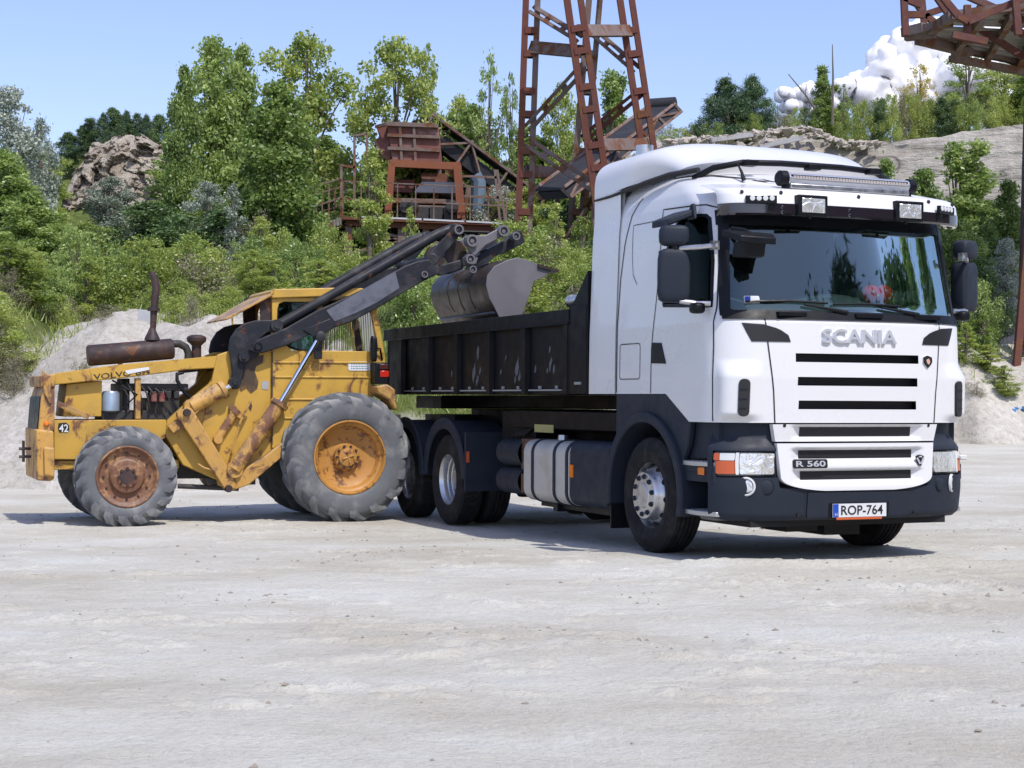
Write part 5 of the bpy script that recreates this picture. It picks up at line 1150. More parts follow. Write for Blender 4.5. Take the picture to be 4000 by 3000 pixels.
ox=[at(u,v,OY).x for u,v in OC]; oz=[at(u,v,OY).z for u,v in OC]; base=at(250,480,OY).z
f1=facet(45,ox[0],ox[-1],base,max(oz),1.5,.35,5,1.3,.8); f2=facet(260,ox[0],ox[-1],base,max(oz),.45,.4,6,1.0,1.4)
for x in np.arange(ox[0],ox[-1],.09):
    zt_=float(np.interp(x,ox,oz))+float(fbm(x*1.5,0*x,3))*.5; ts=np.linspace(0,1,90); zz=base+(zt_-base)*ts; xx=np.full_like(zz,x)+fbm(zz*.8,zz*0+x,3)*.3; d=f1(xx,zz)+f2(xx,zz)+fbm(xx*3,zz*3,4)*.25
    row=[(float(x),OY+2.2*t*t+1.2-float(dd)+((x-(ox[0]+ox[-1])/2)/4)**2*1.2,float(z)) for t,z,dd in zip(ts,zz,d)]
    row+= [(row[-1][0],OY+6,row[-1][2]+.1),(row[-1][0],OY+9,base)]; P.append(row)
mb.grid(P); o=mb.build('rock_outcrop',outcropmat(),fixn=False,angle=25); tag(o,'bare tan rock knoll with cracks rising above the trees on the left','rock')
# rubble on the cliff brow
def rubble(name,n,u0,u1,v0,v1,Y,smin,smax,seed,label):
    r=random.Random(seed); mb=MB()
    for k in range(n):
        u=r.uniform(u0,u1); p=at(u,float(np.interp(u,[q[0] for q in CT],[q[1] for q in CT]))+r.uniform(v0,v1)*r.random(),Y+r.uniform(-1.2,1.5)); s=r.uniform(smin,smax)
        rm=Matrix.Rotation(r.uniform(-.5,.5),3,'X')@Matrix.Rotation(r.uniform(0,3),3,'Z')@Matrix.Rotation(r.uniform(-.4,.4),3,'Y'); mb.box(p,(s*r.uniform(.6,2.2),s,s*r.uniform(.3,.7)),rm)
    mb.v=[(x+r.uniform(-.09,.09),y+r.uniform(-.09,.09),z+r.uniform(-.07,.07)) for x,y,z in mb.v]
    o=mb.build(name,paint('rubble_stone',(.40,.36,.31),.95,amt=.5,scale=1.5,dirt=(.2,.16,.12)),smooth=False); o['kind']='stuff'; o['label']=label
rubble('rubble',420,1440,1900,0,16,110.0,.07,.42,3,'broken stone slabs along the brow of the cliff')
o=MB().beam(at(1535,303,108),at(1625,291,108.5),.4,.3).build('concrete_beam',M['palegrey']); tag(o,'left pale concrete beam lying among rubble on the cliff brow','beam')
o=MB().beam(at(1640,318,108),at(1735,297,108.3),.3,.3).build('concrete_beam',M['palegrey']); tag(o,'right thinner concrete beam sloping up in the rubble of the cliff','beam')
# concrete block on spoil bank
mb=MB(); p=at(314,686,30.9); p.z=float(hill_z(p.x,p.y))+.13; mb.box(p,(.24,.26,.36),Matrix.Rotation(.1,3,'Y')); o=mb.build('concrete_block',paint('grey_block',(.42,.43,.45),.9,amt=.3),bevel=.01); tag(o,'small grey concrete block on the white bank by the exhaust stack','block')
mb=MB(); p=at(2197,887,43); 
for k in range(6): mb.box(p+Vector((random.uniform(-.2,.2),random.uniform(-.2,.2),random.uniform(-.06,.06))),(.22,.2,.12),Matrix.Rotation(random.uniform(0,3),3,'Z')@Matrix.Rotation(.5,3,'X'))
o=mb.build('blue_rag',flat('blue_cloth',(.05,.18,.40),.9),bevel=.03); tag(o,'crumpled blue rag on the pale bank at the right edge','rag')

# ================================================================== TOWER
TY=55.
tower=empty('lattice_tower',(at(1270,860,TY).x,TY,hill_z(6,TY)*1.0),0,'tall rusty red steel lattice tower with four battened legs behind the truck','tower')
tO=tower.location.copy()
def tb(mb): mb.v=[tuple(Vector(p)-tO) for p in mb.v]; return mb
LEG=dict(A=((462,0),(405,1659),-1.3,-.5),B=((735,0),(905,1200),-3.2,-2.4),C=((1072,0),(1212,940),.9,1.3),D=((868,0),(742,1500),2.6,3.4))
def leg(n,y):
    (x0,y0),(x1,y1),d0,d1=LEG[n]; t=(y-y0)/(y1-y0); return W('TW',x0+(x1-x0)*t,y,TY+d0+(d1-d0)*t)
def legobj(n,ytop,ybot,wd,m1,m2,step=125,holes=True):
    dx=Vector((wd/2,0,0)); a,b=leg(n,ytop),leg(n,ybot)
    mb=MB(); mb.beam(a-dx,b-dx,.21,.30,up=(0,1,0)); l=tb(mb).build('leg',M[m1],tower)
    mb=MB(); mb.beam(a+dx*.9,b+dx*.9,.19,.30,up=(0,1,0)); tb(mb).build('leg_channel',M[m2],l)
    mb=MB(); y=ytop+30; k=0
    while y<ybot:
        p=leg(n,y); q=leg(n,y+42); mb.beam(p+Vector((0,-.17,0)),q+Vector((0,-.17,0)),wd*1.0,.02,up=(0,1,0)); mb.beam(p+Vector((0,.17,0)),q+Vector((0,.17,0)),wd*1.0,.02,up=(0,1,0)); y+=step*(1.7 if k%2 else 1.0)+20; k+=1
    tb(mb).build('batten_plate',M[m1],l)
legobj('A',-240,2500,.40,'rustred','rustgrey',130); legobj('B',-240,2400,.45,'rustred','rustred',125); legobj('C',-240,2200,.42,'rustred','rustred',130); legobj('D',-240,2500,.40,'rustgrey','rustgrey',130)
def brace(n1,y1,n2,y2,mat='rustgrey',double=True,wd=.13):
    a,b=leg(n1,y1),leg(n2,y2); mb=MB(); t=(b-a).normalized(); n=Vector((-t.z,0,t.x))*.14
    if double:
        mb.beam(a+n,b+n,wd,.10,up=(0,1,0)); mb.beam(a-n,b-n,wd*.8,.10,up=(0,1,0))
        L=(b-a).length; k=int(L/1.1)
        for i in range(1,k+1): c=a+(b-a)*(i/(k+1)); mb.beam(c-t*.12,c+t*.12,.3,.03,up=(0,1,0))
    else: mb.beam(a,b,.40,.12,up=(0,1,0))
    tb(mb).build('brace',M[mat],tower)
brace('A',60,'B',250); brace('B',430,'A',830); brace('A',920,'B',1250); brace('B',200,'C',450) if False else brace('D',200,'C',450); brace('C',600,'D',900,'rustred'); brace('A',-60,'B',-250) if False else None
brace('B',200,'C',200,double=False); brace('A',305,'B',335,double=False); brace('B',940,'C',935,double=False); brace('A',1110,'D',1130,double=False); brace('D',-30,'C',-60); brace('B',1180,'D',1500); brace('A',1700,'D',1500)

# ================================================================== SCREENING PLANT
PY=66.
plant=empty('screening_plant',(W('ST',1000,850,PY).x,PY,float(hill_z(W('ST',1000,850,PY).x,PY))),0,'rusty screening plant with a red hopper on a raised railed platform','screening plant')
pO=plant.location.copy()
def pb(mb,name,mat,parent=None,**k):
    mb.v=[tuple(Vector(p)-pO) for p in mb.v]; return mb.build(name,M[mat] if isinstance(mat,str) else mat,parent or plant,**k)
def slab(mb,k,poly,Y,dep):
    P0=[W(k,x,y,Y) for x,y in poly]; n=len(poly)
    mb.prism([(p.x,p.z) for p in P0],lambda x,y,t:(x,t,y),Y,Y+dep); return mb
S_=lambda x,y,Y=PY:W('ST',x,y,Y)
mb=MB(); slab(mb,'ST',[(765,222),(1100,235),(1120,475),(800,470)],PY-1.5,3.4); slab(mb,'ST',[(695,240),(765,222),(800,470),(735,440),(690,345),(715,300)],PY-1.2,3.0); hop=pb(mb,'hopper','faded',bevel=.03)
mb=MB()
for x in(850,940): mb.beam(S_(x,226,PY-1.58),S_(x+12,474,PY-1.58),.10,.08,up=(0,1,0))
for y in(303,388,474): mb.beam(S_(770,y-8,PY-1.6),S_(1112,y+6,PY-1.6),.12,.10,up=(0,1,0))
mb.beam(S_(765,222,PY-1.6),S_(1100,235,PY-1.6),.16,.14,up=(0,1,0)); mb.beam(S_(765,222,PY-1.6),S_(695,242,PY-1.3),.12,.14,up=(0,1,0)); pb(mb,'hopper_rib','rustgrey',hop)
mb=MB(); slab(mb,'ST',[(925,200),(1035,180),(1060,225),(930,222)],PY-.5,1.5); pb(mb,'belt_cover','belt',bevel=.05); mb=MB(); slab(mb,'ST',[(1045,180),(1095,180),(1095,225),(1055,225)],PY-.8,1.6); pb(mb,'drive_housing','palegrey')
mb=MB()
for Y in(PY-1.8,PY+1.8):
    mb.beam(S_(790,478,Y),S_(1225,498,Y),.28,.25,up=(0,1,0)); mb.beam(S_(1222,490,Y),S_(1248,835,Y),.30,.28,up=(0,1,0)); mb.beam(S_(800,480,Y),S_(770,835,Y),.26,.25,up=(0,1,0))
mb.beam(S_(1222,490,PY-1.8),S_(1222,490,PY+1.8),.25); pb(mb,'portal_frame','rustor')
mb=MB(); slab(mb,'ST',[(1165,530),(1222,520),(1228,620)],PY-1.7,.05); pb(mb,'gusset','rustor')
mb=MB(); slab(mb,'ST',[(985,540),(1160,545),(1150,600),(990,600)],PY-1.2,2.4); slab(mb,'ST',[(760,580),(950,585),(930,670),(780,660)],PY-1.0,2.0); sb=pb(mb,'chute','faded',bevel=.02)
mb=MB(); slab(mb,'ST',[(940,665),(990,597),(1210,600),(1215,672)],PY-1.4,2.8); pb(mb,'screen_cover','palegrey',bevel=.02)
mb=MB(); slab(mb,'ST',[(730,700),(1215,712),(1215,742),(730,735)],PY-1.4,2.8); slab(mb,'ST',[(860,745),(1220,755),(1215,772),(870,765)],PY-1.4,2.6); slab(mb,'ST',[(600,610),(730,620),(730,680),(600,670)],PY-.8,1.8); scr=pb(mb,'screen_deck','rustgrey',bevel=.02)
mb=MB(); slab(mb,'ST',[(870,785),(1225,795),(1225,808),(880,800)],PY-1.5,2.8); pb(mb,'deck_rail','palegrey')
mb=MB(); 
for x in(900,1000,1090,1180): mb.box(S_(x,815,PY-.9),(.5,1.6,.5))
for x in(560,640,700,780): mb.box(S_(x,760,PY),(.7,1.4,1.3))
for x in(890,930,1190): mb.lathe([(0,.3),(.25,.3),(.25,-.3),(0,-.3)],S_(x,765,PY-1.7),(0,1,0),14)
pb(mb,'machinery','engine',bevel=.02)
for x0,x1,y0,y1 in((590,990,820,838),(1002,1265,835,855),(1280,1525,848,868)):
    mb=MB(); slab(mb,'ST',[(x0,y0),(x1,y0+(y1-y0)*.6 if False else y0+14),(x1,y1+8),(x0,y1)],PY-2.6,.12); pb(mb,'kick_plate',paint('pale_kickplate',(.52,.53,.55),.6,amt=.4,scale=1.5))
mb=MB(); slab(mb,'ST',[(470,822),(1545,872),(1545,882),(470,840)],PY-2.6,5.0); slab(mb,'ST',[(500,845),(1540,885),(1540,925),(500,880)],PY-2.4,.2); slab(mb,'ST',[(500,845),(1540,885),(1540,925),(500,880)],PY+2.0,.2)
for x in range(520,1540,70): mb.beam(S_(x,870+(x-520)*.035,PY-2.4),S_(x,870+(x-520)*.035,PY+2.2),.14)
pb(mb,'platform','rustred')
# catwalk towards the left, slanting nearer
A0,A1=W('ST',470,825,PY-1.5),W('ST',130,945,PY-6); B0,B1=A0+Vector((.0,2.0,.0)),A1+Vector((.0,2.0,.0))
mb=MB(); mb.add([A0,A1,B1,B0]+[p-Vector((0,0,.30)) for p in(A0,A1,B1,B0)],[(0,1,2,3),(4,7,6,5),(0,4,5,1),(1,5,6,2),(2,6,7,3),(3,7,4,0)]); cw=pb(mb,'catwalk','palegrey')
mb=MB()
for t in frange(0,1,.1): p=A0.lerp(A1,t); mb.beam(p-Vector((0,0,.36)),p+Vector((0,2,-.36)),.12)
mb.beam(W('ST',250,940,PY-4),W('ST',430,1080,PY-3),.12); mb.beam(W('ST',200,1040,PY-5),W('ST',345,1185,PY-4),.12); mb.beam(A1+Vector((.5,.3,-.4)),A0+Vector((-.3,.3,-.9)),.14); pb(mb,'catwalk_brace','rustgrey',cw)
def rail(mb,P0,P1,n,h=1.0,mid=True):
    for i in range(n+1): p=P0.lerp(P1,i/n); mb.beam(p,p+Vector((0,0,h)),.045)
    mb.beam(P0+Vector((0,0,h)),P1+Vector((0,0,h)),.045); 
    if mid: mb.beam(P0+Vector((0,0,h*.5)),P1+Vector((0,0,h*.5)),.05)
mb=MB(); rail(mb,A0,A1,4,1.5); rail(mb,B0,B1,4,1.5); rail(mb,S_(480,822,PY-2.5),S_(1540,868,PY-2.5),9,1.35); pb(mb,'handrail','rustgrey',smooth=False)
mb=MB(); 
for x0,y0,x1,y1 in((555,300,555,820),(635,285,635,480),(555,300,635,283),(470,495,470,830),(465,490,560,505),(660,540,660,820),(1480,520,1540,880),(1465,520,1500,870),(1250,560,1480,570),(1235,690,1500,700)): mb.beam(S_(x0,y0,PY-1.5),S_(x1,y1,PY-1.5),.09)
pb(mb,'pipe_frame','rustgrey',smooth=False)
mb=MB()
for x in(520,690,860,1020,1200,1380,1500):
    for Y in(PY-2.2,PY+2.0):
        p=S_(x,885,Y); b=Vector((p.x,Y,float(hill_z(p.x,Y))-.2)); mb.beam(p,b,.26,.22)
        if x<1500: mb.beam(p-Vector((0,0,.2)),b+Vector((2.4,0,1.0)),.12); mb.beam(b+Vector((0,0,.6)),p+Vector((2.4,0,-.3)),.12)
pb(mb,'platform_leg','rustgrey',smooth=False)
mb=MB(); mb.tube([S_(1335,560,PY-.5),S_(1360,600,PY-.5),S_(1350,840,PY-.5)],.5*.6,10); slab(mb,'ST',[(1320,580),(1380,575),(1385,835),(1325,835)],PY-.6,.6); pb(mb,'blue_duct',paint('blue_grey_duct',(.10,.15,.20),.6,amt=.5,scale=1,dirt=(.3,.3,.3)))
# conveyors
def conveyor(name,label,P0,P1,wd,dep,legs,truss=True,roller=False,side=None):
    P0=Vector(P0);P1=Vector(P1); c=empty(name,tuple(Vector((P1.x,P1.y,float(hill_z(P1.x,P1.y))))),0,label,'conveyor'); O=c.location.copy()
    def b(mb,n,m,**k): mb.v=[tuple(Vector(p)-O) for p in mb.v]; return mb.build(n,M[m],c,**k)
    t=(P1-P0).normalized(); up=Vector((0,1,0)).cross(t); up= up if up.z>0 else -up
    side=side or Vector((0,wd/2,0))
    mb=MB(); mb.beam(P0,P1,wd,.12,up=up.cross(t) if False else (0,1,0)) if False else mb.add([P0-side,P0+side,P1+side,P1-side]+[q-up*.10 for q in(P0-side,P0+side,P1+side,P1-side)],[(0,1,2,3),(4,7,6,5),(0,4,5,1),(1,5,6,2),(2,6,7,3),(3,7,4,0)])
    q=[x-up*dep*.25 for x in(P0-side*.95,P0+side*.95,P1+side*.95,P1-side*.95)]; mb.add(q+[x-up*.55 for x in q],[(0,1,2,3),(4,7,6,5),(0,4,5,1),(1,5,6,2),(2,6,7,3),(3,7,4,0)]); b(mb,'belt','belt',smooth=False)
    L=(P1-P0).length; n=int(L/1.6)
    mb=MB()
    for s in(-1,1):
        sd=side*s*1.12; mb.beam(P0+sd,P1+sd,.10,.15,up=(0,1,0)); mb.beam(P0+sd-up*dep,P1+sd-up*dep,.08,.10,up=(0,1,0))
        for i in range(n+1):
            a=P0.lerp(P1,i/n)+sd; mb.beam(a,a-up*dep,.09)
            if i<n: b2=P0.lerp(P1,(i+1)/n)+sd; mb.beam(a if i%2 else a-up*dep,b2-up*dep if i%2 else b2,.08)
    b(mb,'truss','rustgrey',smooth=False)
    mb=MB()
    for i in range(n+1): a=P0.lerp(P1,i/n); mb.tube([a-side*1.15+up*.06,a+side*1.15+up*.06],.07,8); 
    if not roller: b(mb,'idler_roller','rustgrey')
    for x in legs:
        a=P0.lerp(P1,x)-up*dep; mb=MB()
        for s in(-1,1):
            f=a+side*s*1.2; g=Vector((f.x+.5*s,f.y,float(hill_z(f.x,f.y))-.2)); mb.beam(f,g,.16)
        z0=a.z; mb.beam(a+side-Vector((0,0,.8)),a-side-Vector((0,0,1.9)),.1); b(mb,'support_leg','rustgrey',smooth=False)
    if roller:
        mb=MB(); mb.tube([P0-side*1.2-t*.0,P0+side*1.2],.27,20); b(mb,'head_roller','belt')
        mb=MB(); mb.tube([P0-side*1.25,P0-side*1.21],.20,16); b(mb,'roller_end','palegrey')
    return c
conveyor('conveyor_belt','long black conveyor climbing from the lower right up to the hopper top',S_(1075,190,PY-.2),W('ST',1790,720,PY+1),1.7,1.5,(.25,.5,.75,.92))
conveyor('conveyor_belt','black conveyor with a big end roller rising behind the tower legs',W('TW',1300,680,63),W('TW',560,1230,54),1.6,.7,(.35,.6,.85),roller=True,side=Vector((.42,-.18,0)))

# ================================================================== OVERHEAD GANTRY (top right)
GY=45.
gan=empty('overhead_gantry',tuple(Vector((at(2200,880,GY).x,GY,.6))),0,'rusty overhead gantry with sheet metal floor jutting in at the top right corner','gantry'); gO=gan.location.copy()
T_=lambda x,y,Y=GY:W('TR',x,y,Y)
def gb(mb,name,mat,**k): mb.v=[tuple(Vector(p)-gO) for p in mb.v]; return mb.build(name,M[mat] if isinstance(mat,str) else mat,gan,**k)
F0,F1,F2,F3=T_(1605,225,46.5),T_(2300,365,50.),T_(2300,20,43.),T_(1800,90,43.8)
F1=F0+(F1-F0)*2.2; F2=F3+(F2-F3)*2.8
# floor sheets: bands across
mb=MB(); n=9
for i in range(n):
    a,b=i/n,(i+.97)/n; q=[F0.lerp(F3,a),F1.lerp(F2,a),F1.lerp(F2,b),F0.lerp(F3,b)]; dz=Vector((0,0,random.uniform(-.05,.05))); q=[p+dz for p in q]; mb.add(q+[p+Vector((0,0,.06)) for p in q],[(0,1,2,3),(4,7,6,5),(0,4,5,1),(1,5,6,2),(2,6,7,3),(3,7,4,0)])
gb(mb,'floor_sheet',paint('weathered_sheet',(.30,.28,.26),.75,amt=.8,scale=.9,dirt=(.10,.07,.055),rust=.12,rustscale=1.1),smooth=False)
mb=MB(); mb.beam(F0,F1,.28,.30,up=(0,1,0)); mb.beam(F3,F2,.22,.25,up=(0,1,0)); mb.beam(F0,F3,.22,.25); mb.beam(T_(1520,190,46),T_(1640,158,45.5),.26,.3,up=(0,1,0)); mb.beam(T_(1530,205,46),T_(1700,185,45.5),.3,.2,up=(0,1,0)); mb.beam(T_(1640,165,45.5),T_(1790,130,44.5),.2,.2,up=(0,1,0))
for i in range(1,8): p=F0.lerp(F1,i/8)-Vector((0,0,.2)); q=F3.lerp(F2,i/8)-Vector((0,0,.2)); mb.beam(p,q,.16,.2)
mb.beam(F0.lerp(F1,.12)-Vector((0,0,.35)),F0.lerp(F1,.62)-Vector((0,0,.35)),.18,.25,up=(0,1,0)); gb(mb,'floor_beam','rustgrey',smooth=False)
mb=MB()
for x0,y0,x1,y1,d in((1518,-60,1530,205,-2),(1520,-10,1620,30,-2),(1525,85,1640,85,-1.5),(1560,-30,1640,85,-1),(1620,-40,1640,170,2),(1640,85,1790,35,2),(1640,85,1710,140,2),(1700,-30,1790,100,1),(1740,-20,1830,90,-2.6),(1830,90,1890,125,-2.6),(1890,125,2212,-10,-2.6),(1885,30,1885,225,-2.4),(1890,-20,2212,120,-1),(2160,-30,2180,200,-2.8),(1950,20,2212,200,-.5),(1800,200,2000,240,-2.6),(1900,130,2212,330,.6),(2050,240,2212,60,.8)):
    mb.beam(T_(x0,y0,GY+d),T_(x1,y1,GY+d),.17,.15,up=(0,1,0))
gb(mb,'side_truss',paint('dark_rust_truss',(.10,.035,.028),.8,dirt=(.16,.13,.12),amt=.6,scale=1.2,rust=.3),smooth=False)
mb=MB(); mb.beam(T_(2100,310,49),T_(2300,380,50),.4,.3,up=(0,1,0)); mb.beam(T_(1610,232,46),T_(1900,305,47.5),.22,.25,up=(0,1,0)); gb(mb,'edge_beam','rustgrey',smooth=False)
g=lambda u,v,Y=GY: at(u,v,Y)
mb=MB(); mb.beam(g(2188,885),g(2256,70),.18,.2,up=(0,1,0)); gb(mb,'support_leg','rustred')
mb=MB(); mb.beam(g(2204,880,GY+.5),g(2226,90,GY+.5),.22,.2,up=(0,1,0)); mb.beam(g(2190,840,GY),g(2214,835,GY+.5),.12); mb.beam(g(2196,730,GY),g(2220,735,GY+.5),.12); gb(mb,'support_leg','exhaust',smooth=False)

# ================================================================== VEGETATION
def quads_obj(name,V,mat,parent=None):
    n=len(V); me=bpy.data.meshes.new(name); me.vertices.add(n*4); me.vertices.foreach_set('co',V.astype(np.float32).ravel()); me.loops.add(n*4); me.loops.foreach_set('vertex_index',np.arange(n*4,dtype=np.int32)); me.polygons.add(n); me.polygons.foreach_set('loop_start',np.arange(0,n*4,4,dtype=np.int32)); me.polygons.foreach_set('loop_total',np.full(n,4,np.int32)); me.update(calc_edges=True); me.materials.append(mat); return me
def leaf_quads(P,s,r,flatz=1.0,asp=.6,up=None):
    n=len(P); d=r.normal(size=(n,3)); d[:,2]*=flatz
    if up is not None: d=d*(1-up)+np.array([0,0,1.])*up*2
    d/=np.linalg.norm(d,axis=1)[:,None]; e=np.cross(d,r.normal(size=(n,3))); e/=np.linalg.norm(e,axis=1)[:,None]; sz=(s*r.uniform(.6,1.35,n))[:,None]
    return np.stack([P-d*sz,P-e*sz*asp+d*sz*.1,P+d*sz,P+e*sz*asp+d*sz*.1],1)
def env_fn(kind):
    return {'poplar':lambda t:np.interp(t,[0,.12,.35,.6,.85,1],[.35,.85,1,.85,.5,.08]),'round':lambda t:np.interp(t,[0,.15,.45,.75,.95,1],[.5,.9,1,.85,.4,.1]),'shrub':lambda t:np.interp(t,[0,.2,.6,.9,1],[.8,1,.85,.45,.15]),'slim':lambda t:np.interp(t,[0,.15,.5,.8,1],[.5,1,.8,.45,.08]),'pine':lambda t:np.interp(t,[0,.1,.6,1],[.9,1,.6,.05])}[kind]
def crown(kind,seed,H=8.,Rr=2.0,base=.12,nc=70,nl=14000,leaf=.075,cr=.42,leaders=5,needle=False):
    r=np.random.RandomState(seed); ef=env_fn(kind); lx=r.uniform(-.45,.45,(leaders,2))*Rr; lh=r.uniform(.70,1.0,leaders); lh[0]=1.0; lx[0]*=.2
    C=[];S=[]
    for k in range(nc):
        t=(k+.5)/nc; t=t**.85; li=r.randint(leaders); 
        if t>lh[li]: li=0
        tt=t/lh[li]; rr=ef(np.array(tt))*Rr*(.72 if leaders>1 else 1.)*np.sqrt(r.uniform(.05,1)); a=r.uniform(0,6.283)
        C.append((lx[li,0]*(.2+t)+rr*math.cos(a),lx[li,1]*(.2+t)+rr*math.sin(a),H*(base+(1-base)*t)+r.uniform(-.15,.15)*H*.05)); S.append(cr*r.uniform(.55,1.35)*(1.1-.55*t))
    C=np.array(C);S=np.array(S); w_=S**2.2; idx=r.choice(nc,nl,p=w_/w_.sum()); g=r.normal(size=(nl,3)); g/=np.linalg.norm(g,axis=1)[:,None]; g*=(r.uniform(0,1,nl)**.45)[:,None]*1.25
    P=C[idx]+g*S[idx][:,None]*np.array([1.05,1.05,.8]); k=r.rand(nl)<.10; P[k]+=r.normal(size=(k.sum(),3))*.35*cr
    V=leaf_quads(P,leaf,r,asp=.16 if needle else .55) if not needle else leaf_quads(P,leaf*1.7,r,asp=.13,up=.35)
    mbt=MB(); lean=r.uniform(-.15,.15,2); tr=[(lean[0]*math.sin(t*3)+lx[0,0]*t,lean[1]*math.sin(t*2)+lx[0,1]*t,H*.93*t) for t in np.linspace(0,1,7)]
    r0=.020*H; mbt.tube(tr,[r0*(1-.88*t) for t in np.linspace(0,1,7)],7)
    for k in r.choice(nc,min(nc,22),replace=False):
        c=C[k]; t0=max(.05,c[2]/H*.62); p0=Vector(tr[0]).lerp(Vector((lx[0,0]*t0,lx[0,1]*t0,H*.93*t0)),1); m_=p0.lerp(Vector(c),.5)+Vector((0,0,.12*H*.2)); mbt.tube([p0,m_,Vector(c)],[r0*.38*(1-t0*.6),r0*.22,r0*.06],5,False)
    return V,mbt
PROTO={}
def proto(key,kind,leafm,n=2,**k):
    PROTO[key]=[]
    for i in range(n):
        V,mt=crown(kind,hash((key,)) % 1 + sum(map(ord,key))*7+i*13,**k); cm=quads_obj('crown',V,M[leafm]); 
        t=mt.build('trunk',M['bark']); tm=t.data; bpy.data.objects.remove(t); PROTO[key].append((cm,tm,k.get('H',8.),k.get('Rr',2.)))
proto('poplar','poplar','leaf_poplar',3,H=9.,Rr=2.0,nc=110,nl=26000,leaf=.095,cr=.58,leaders=6)
proto('tallpoplar','slim','leaf_poplar',2,H=9.,Rr=1.5,nc=90,nl=17000,leaf=.09,cr=.46,leaders=4)
proto('robinia','round','leaf_robinia',2,H=8.,Rr=2.2,base=.2,nc=80,nl=15000,leaf=.085,cr=.52,leaders=6)
proto('sparse','round','leaf_poplar',2,H=8.,Rr=2.0,base=.25,nc=42,nl=4200,leaf=.08,cr=.36,leaders=4)
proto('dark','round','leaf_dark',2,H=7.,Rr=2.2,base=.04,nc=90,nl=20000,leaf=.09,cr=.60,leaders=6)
proto('silver','round','leaf_silver',2,H=7.,Rr=2.1,base=.10,nc=70,nl=15000,leaf=.07,cr=.5,leaders=6)
proto('silversap','slim','leaf_silver',1,H=6.,Rr=1.0,base=.15,nc=40,nl=3800,leaf=.06,cr=.26,leaders=2)
proto('sapling','slim','leaf_robinia',3,H=6.,Rr=1.25,base=.06,nc=55,nl=6500,leaf=.065,cr=.30,leaders=3)
proto('bush','shrub','leaf_robinia',3,H=3.,Rr=1.7,base=.0,nc=55,nl=7000,leaf=.055,cr=.40,leaders=5)
proto('bushg','shrub','leaf_poplar',2,H=3.,Rr=1.7,base=.0,nc=55,nl=7500,leaf=.055,cr=.40,leaders=5)
proto('pine','pine','leaf_pine',2,H=5.,Rr=2.0,base=.02,nc=130,nl=24000,leaf=.075,cr=.42,leaders=1,needle=True)
proto('yellow','round','leaf_yellow',1,H=5.,Rr=1.7,base=.1,nc=46,nl=4200,leaf=.06,cr=.32,leaders=4)
proto('scrub','shrub','leaf_dry',2,H=1.6,Rr=1.2,base=.0,nc=34,nl=2600,leaf=.035,cr=.28,leaders=5)
_pi={}
def plant_tree(key,x,y,h,wd,label,cat='tree',group=None,name=None,z=None,rz=None):
    i=_pi.get(key,0); _pi[key]=i+1; cm,tm,H,Rr=PROTO[key][i%len(PROTO[key])]
    nm=name or {'poplar':'poplar_tree','tallpoplar':'poplar_tree','robinia':'leafy_tree','sparse':'sparse_tree','dark':'dense_tree','silver':'silver_tree','silversap':'silver_sapling','sapling':'sapling','bush':'shrub','bushg':'shrub','pine':'pine_tree','yellow':'yellow_tree','scrub':'scrub_bush'}[key]
    z=float(hill_z(x,y))-.05 if z is None else z
    e=empty(nm,(x,y,z),(i*2.4) if rz is None else rz,label,cat,group); s=wd/2/Rr*1.0; e.scale=(s,s,h/H)
    a=bpy.data.objects.new('trunk',tm); COL.objects.link(a); a.parent=e
    b=bpy.data.objects.new('crown',cm); COL.objects.link(b); b.parent=e; return e
def tree_px(key,u,vtop,Y,wv,label,z=None,**k):
    """a tree standing at distance Y whose top is seen at (u,vtop) and whose crown spans wv"""
    p=at(u,vtop,Y); zb=float(hill_z(p.x,Y))-.05 if z is None else z; return plant_tree(key,p.x,Y,max(.4,p.z-zb),wv*1.808/F4*Y,label,z=zb,**k)
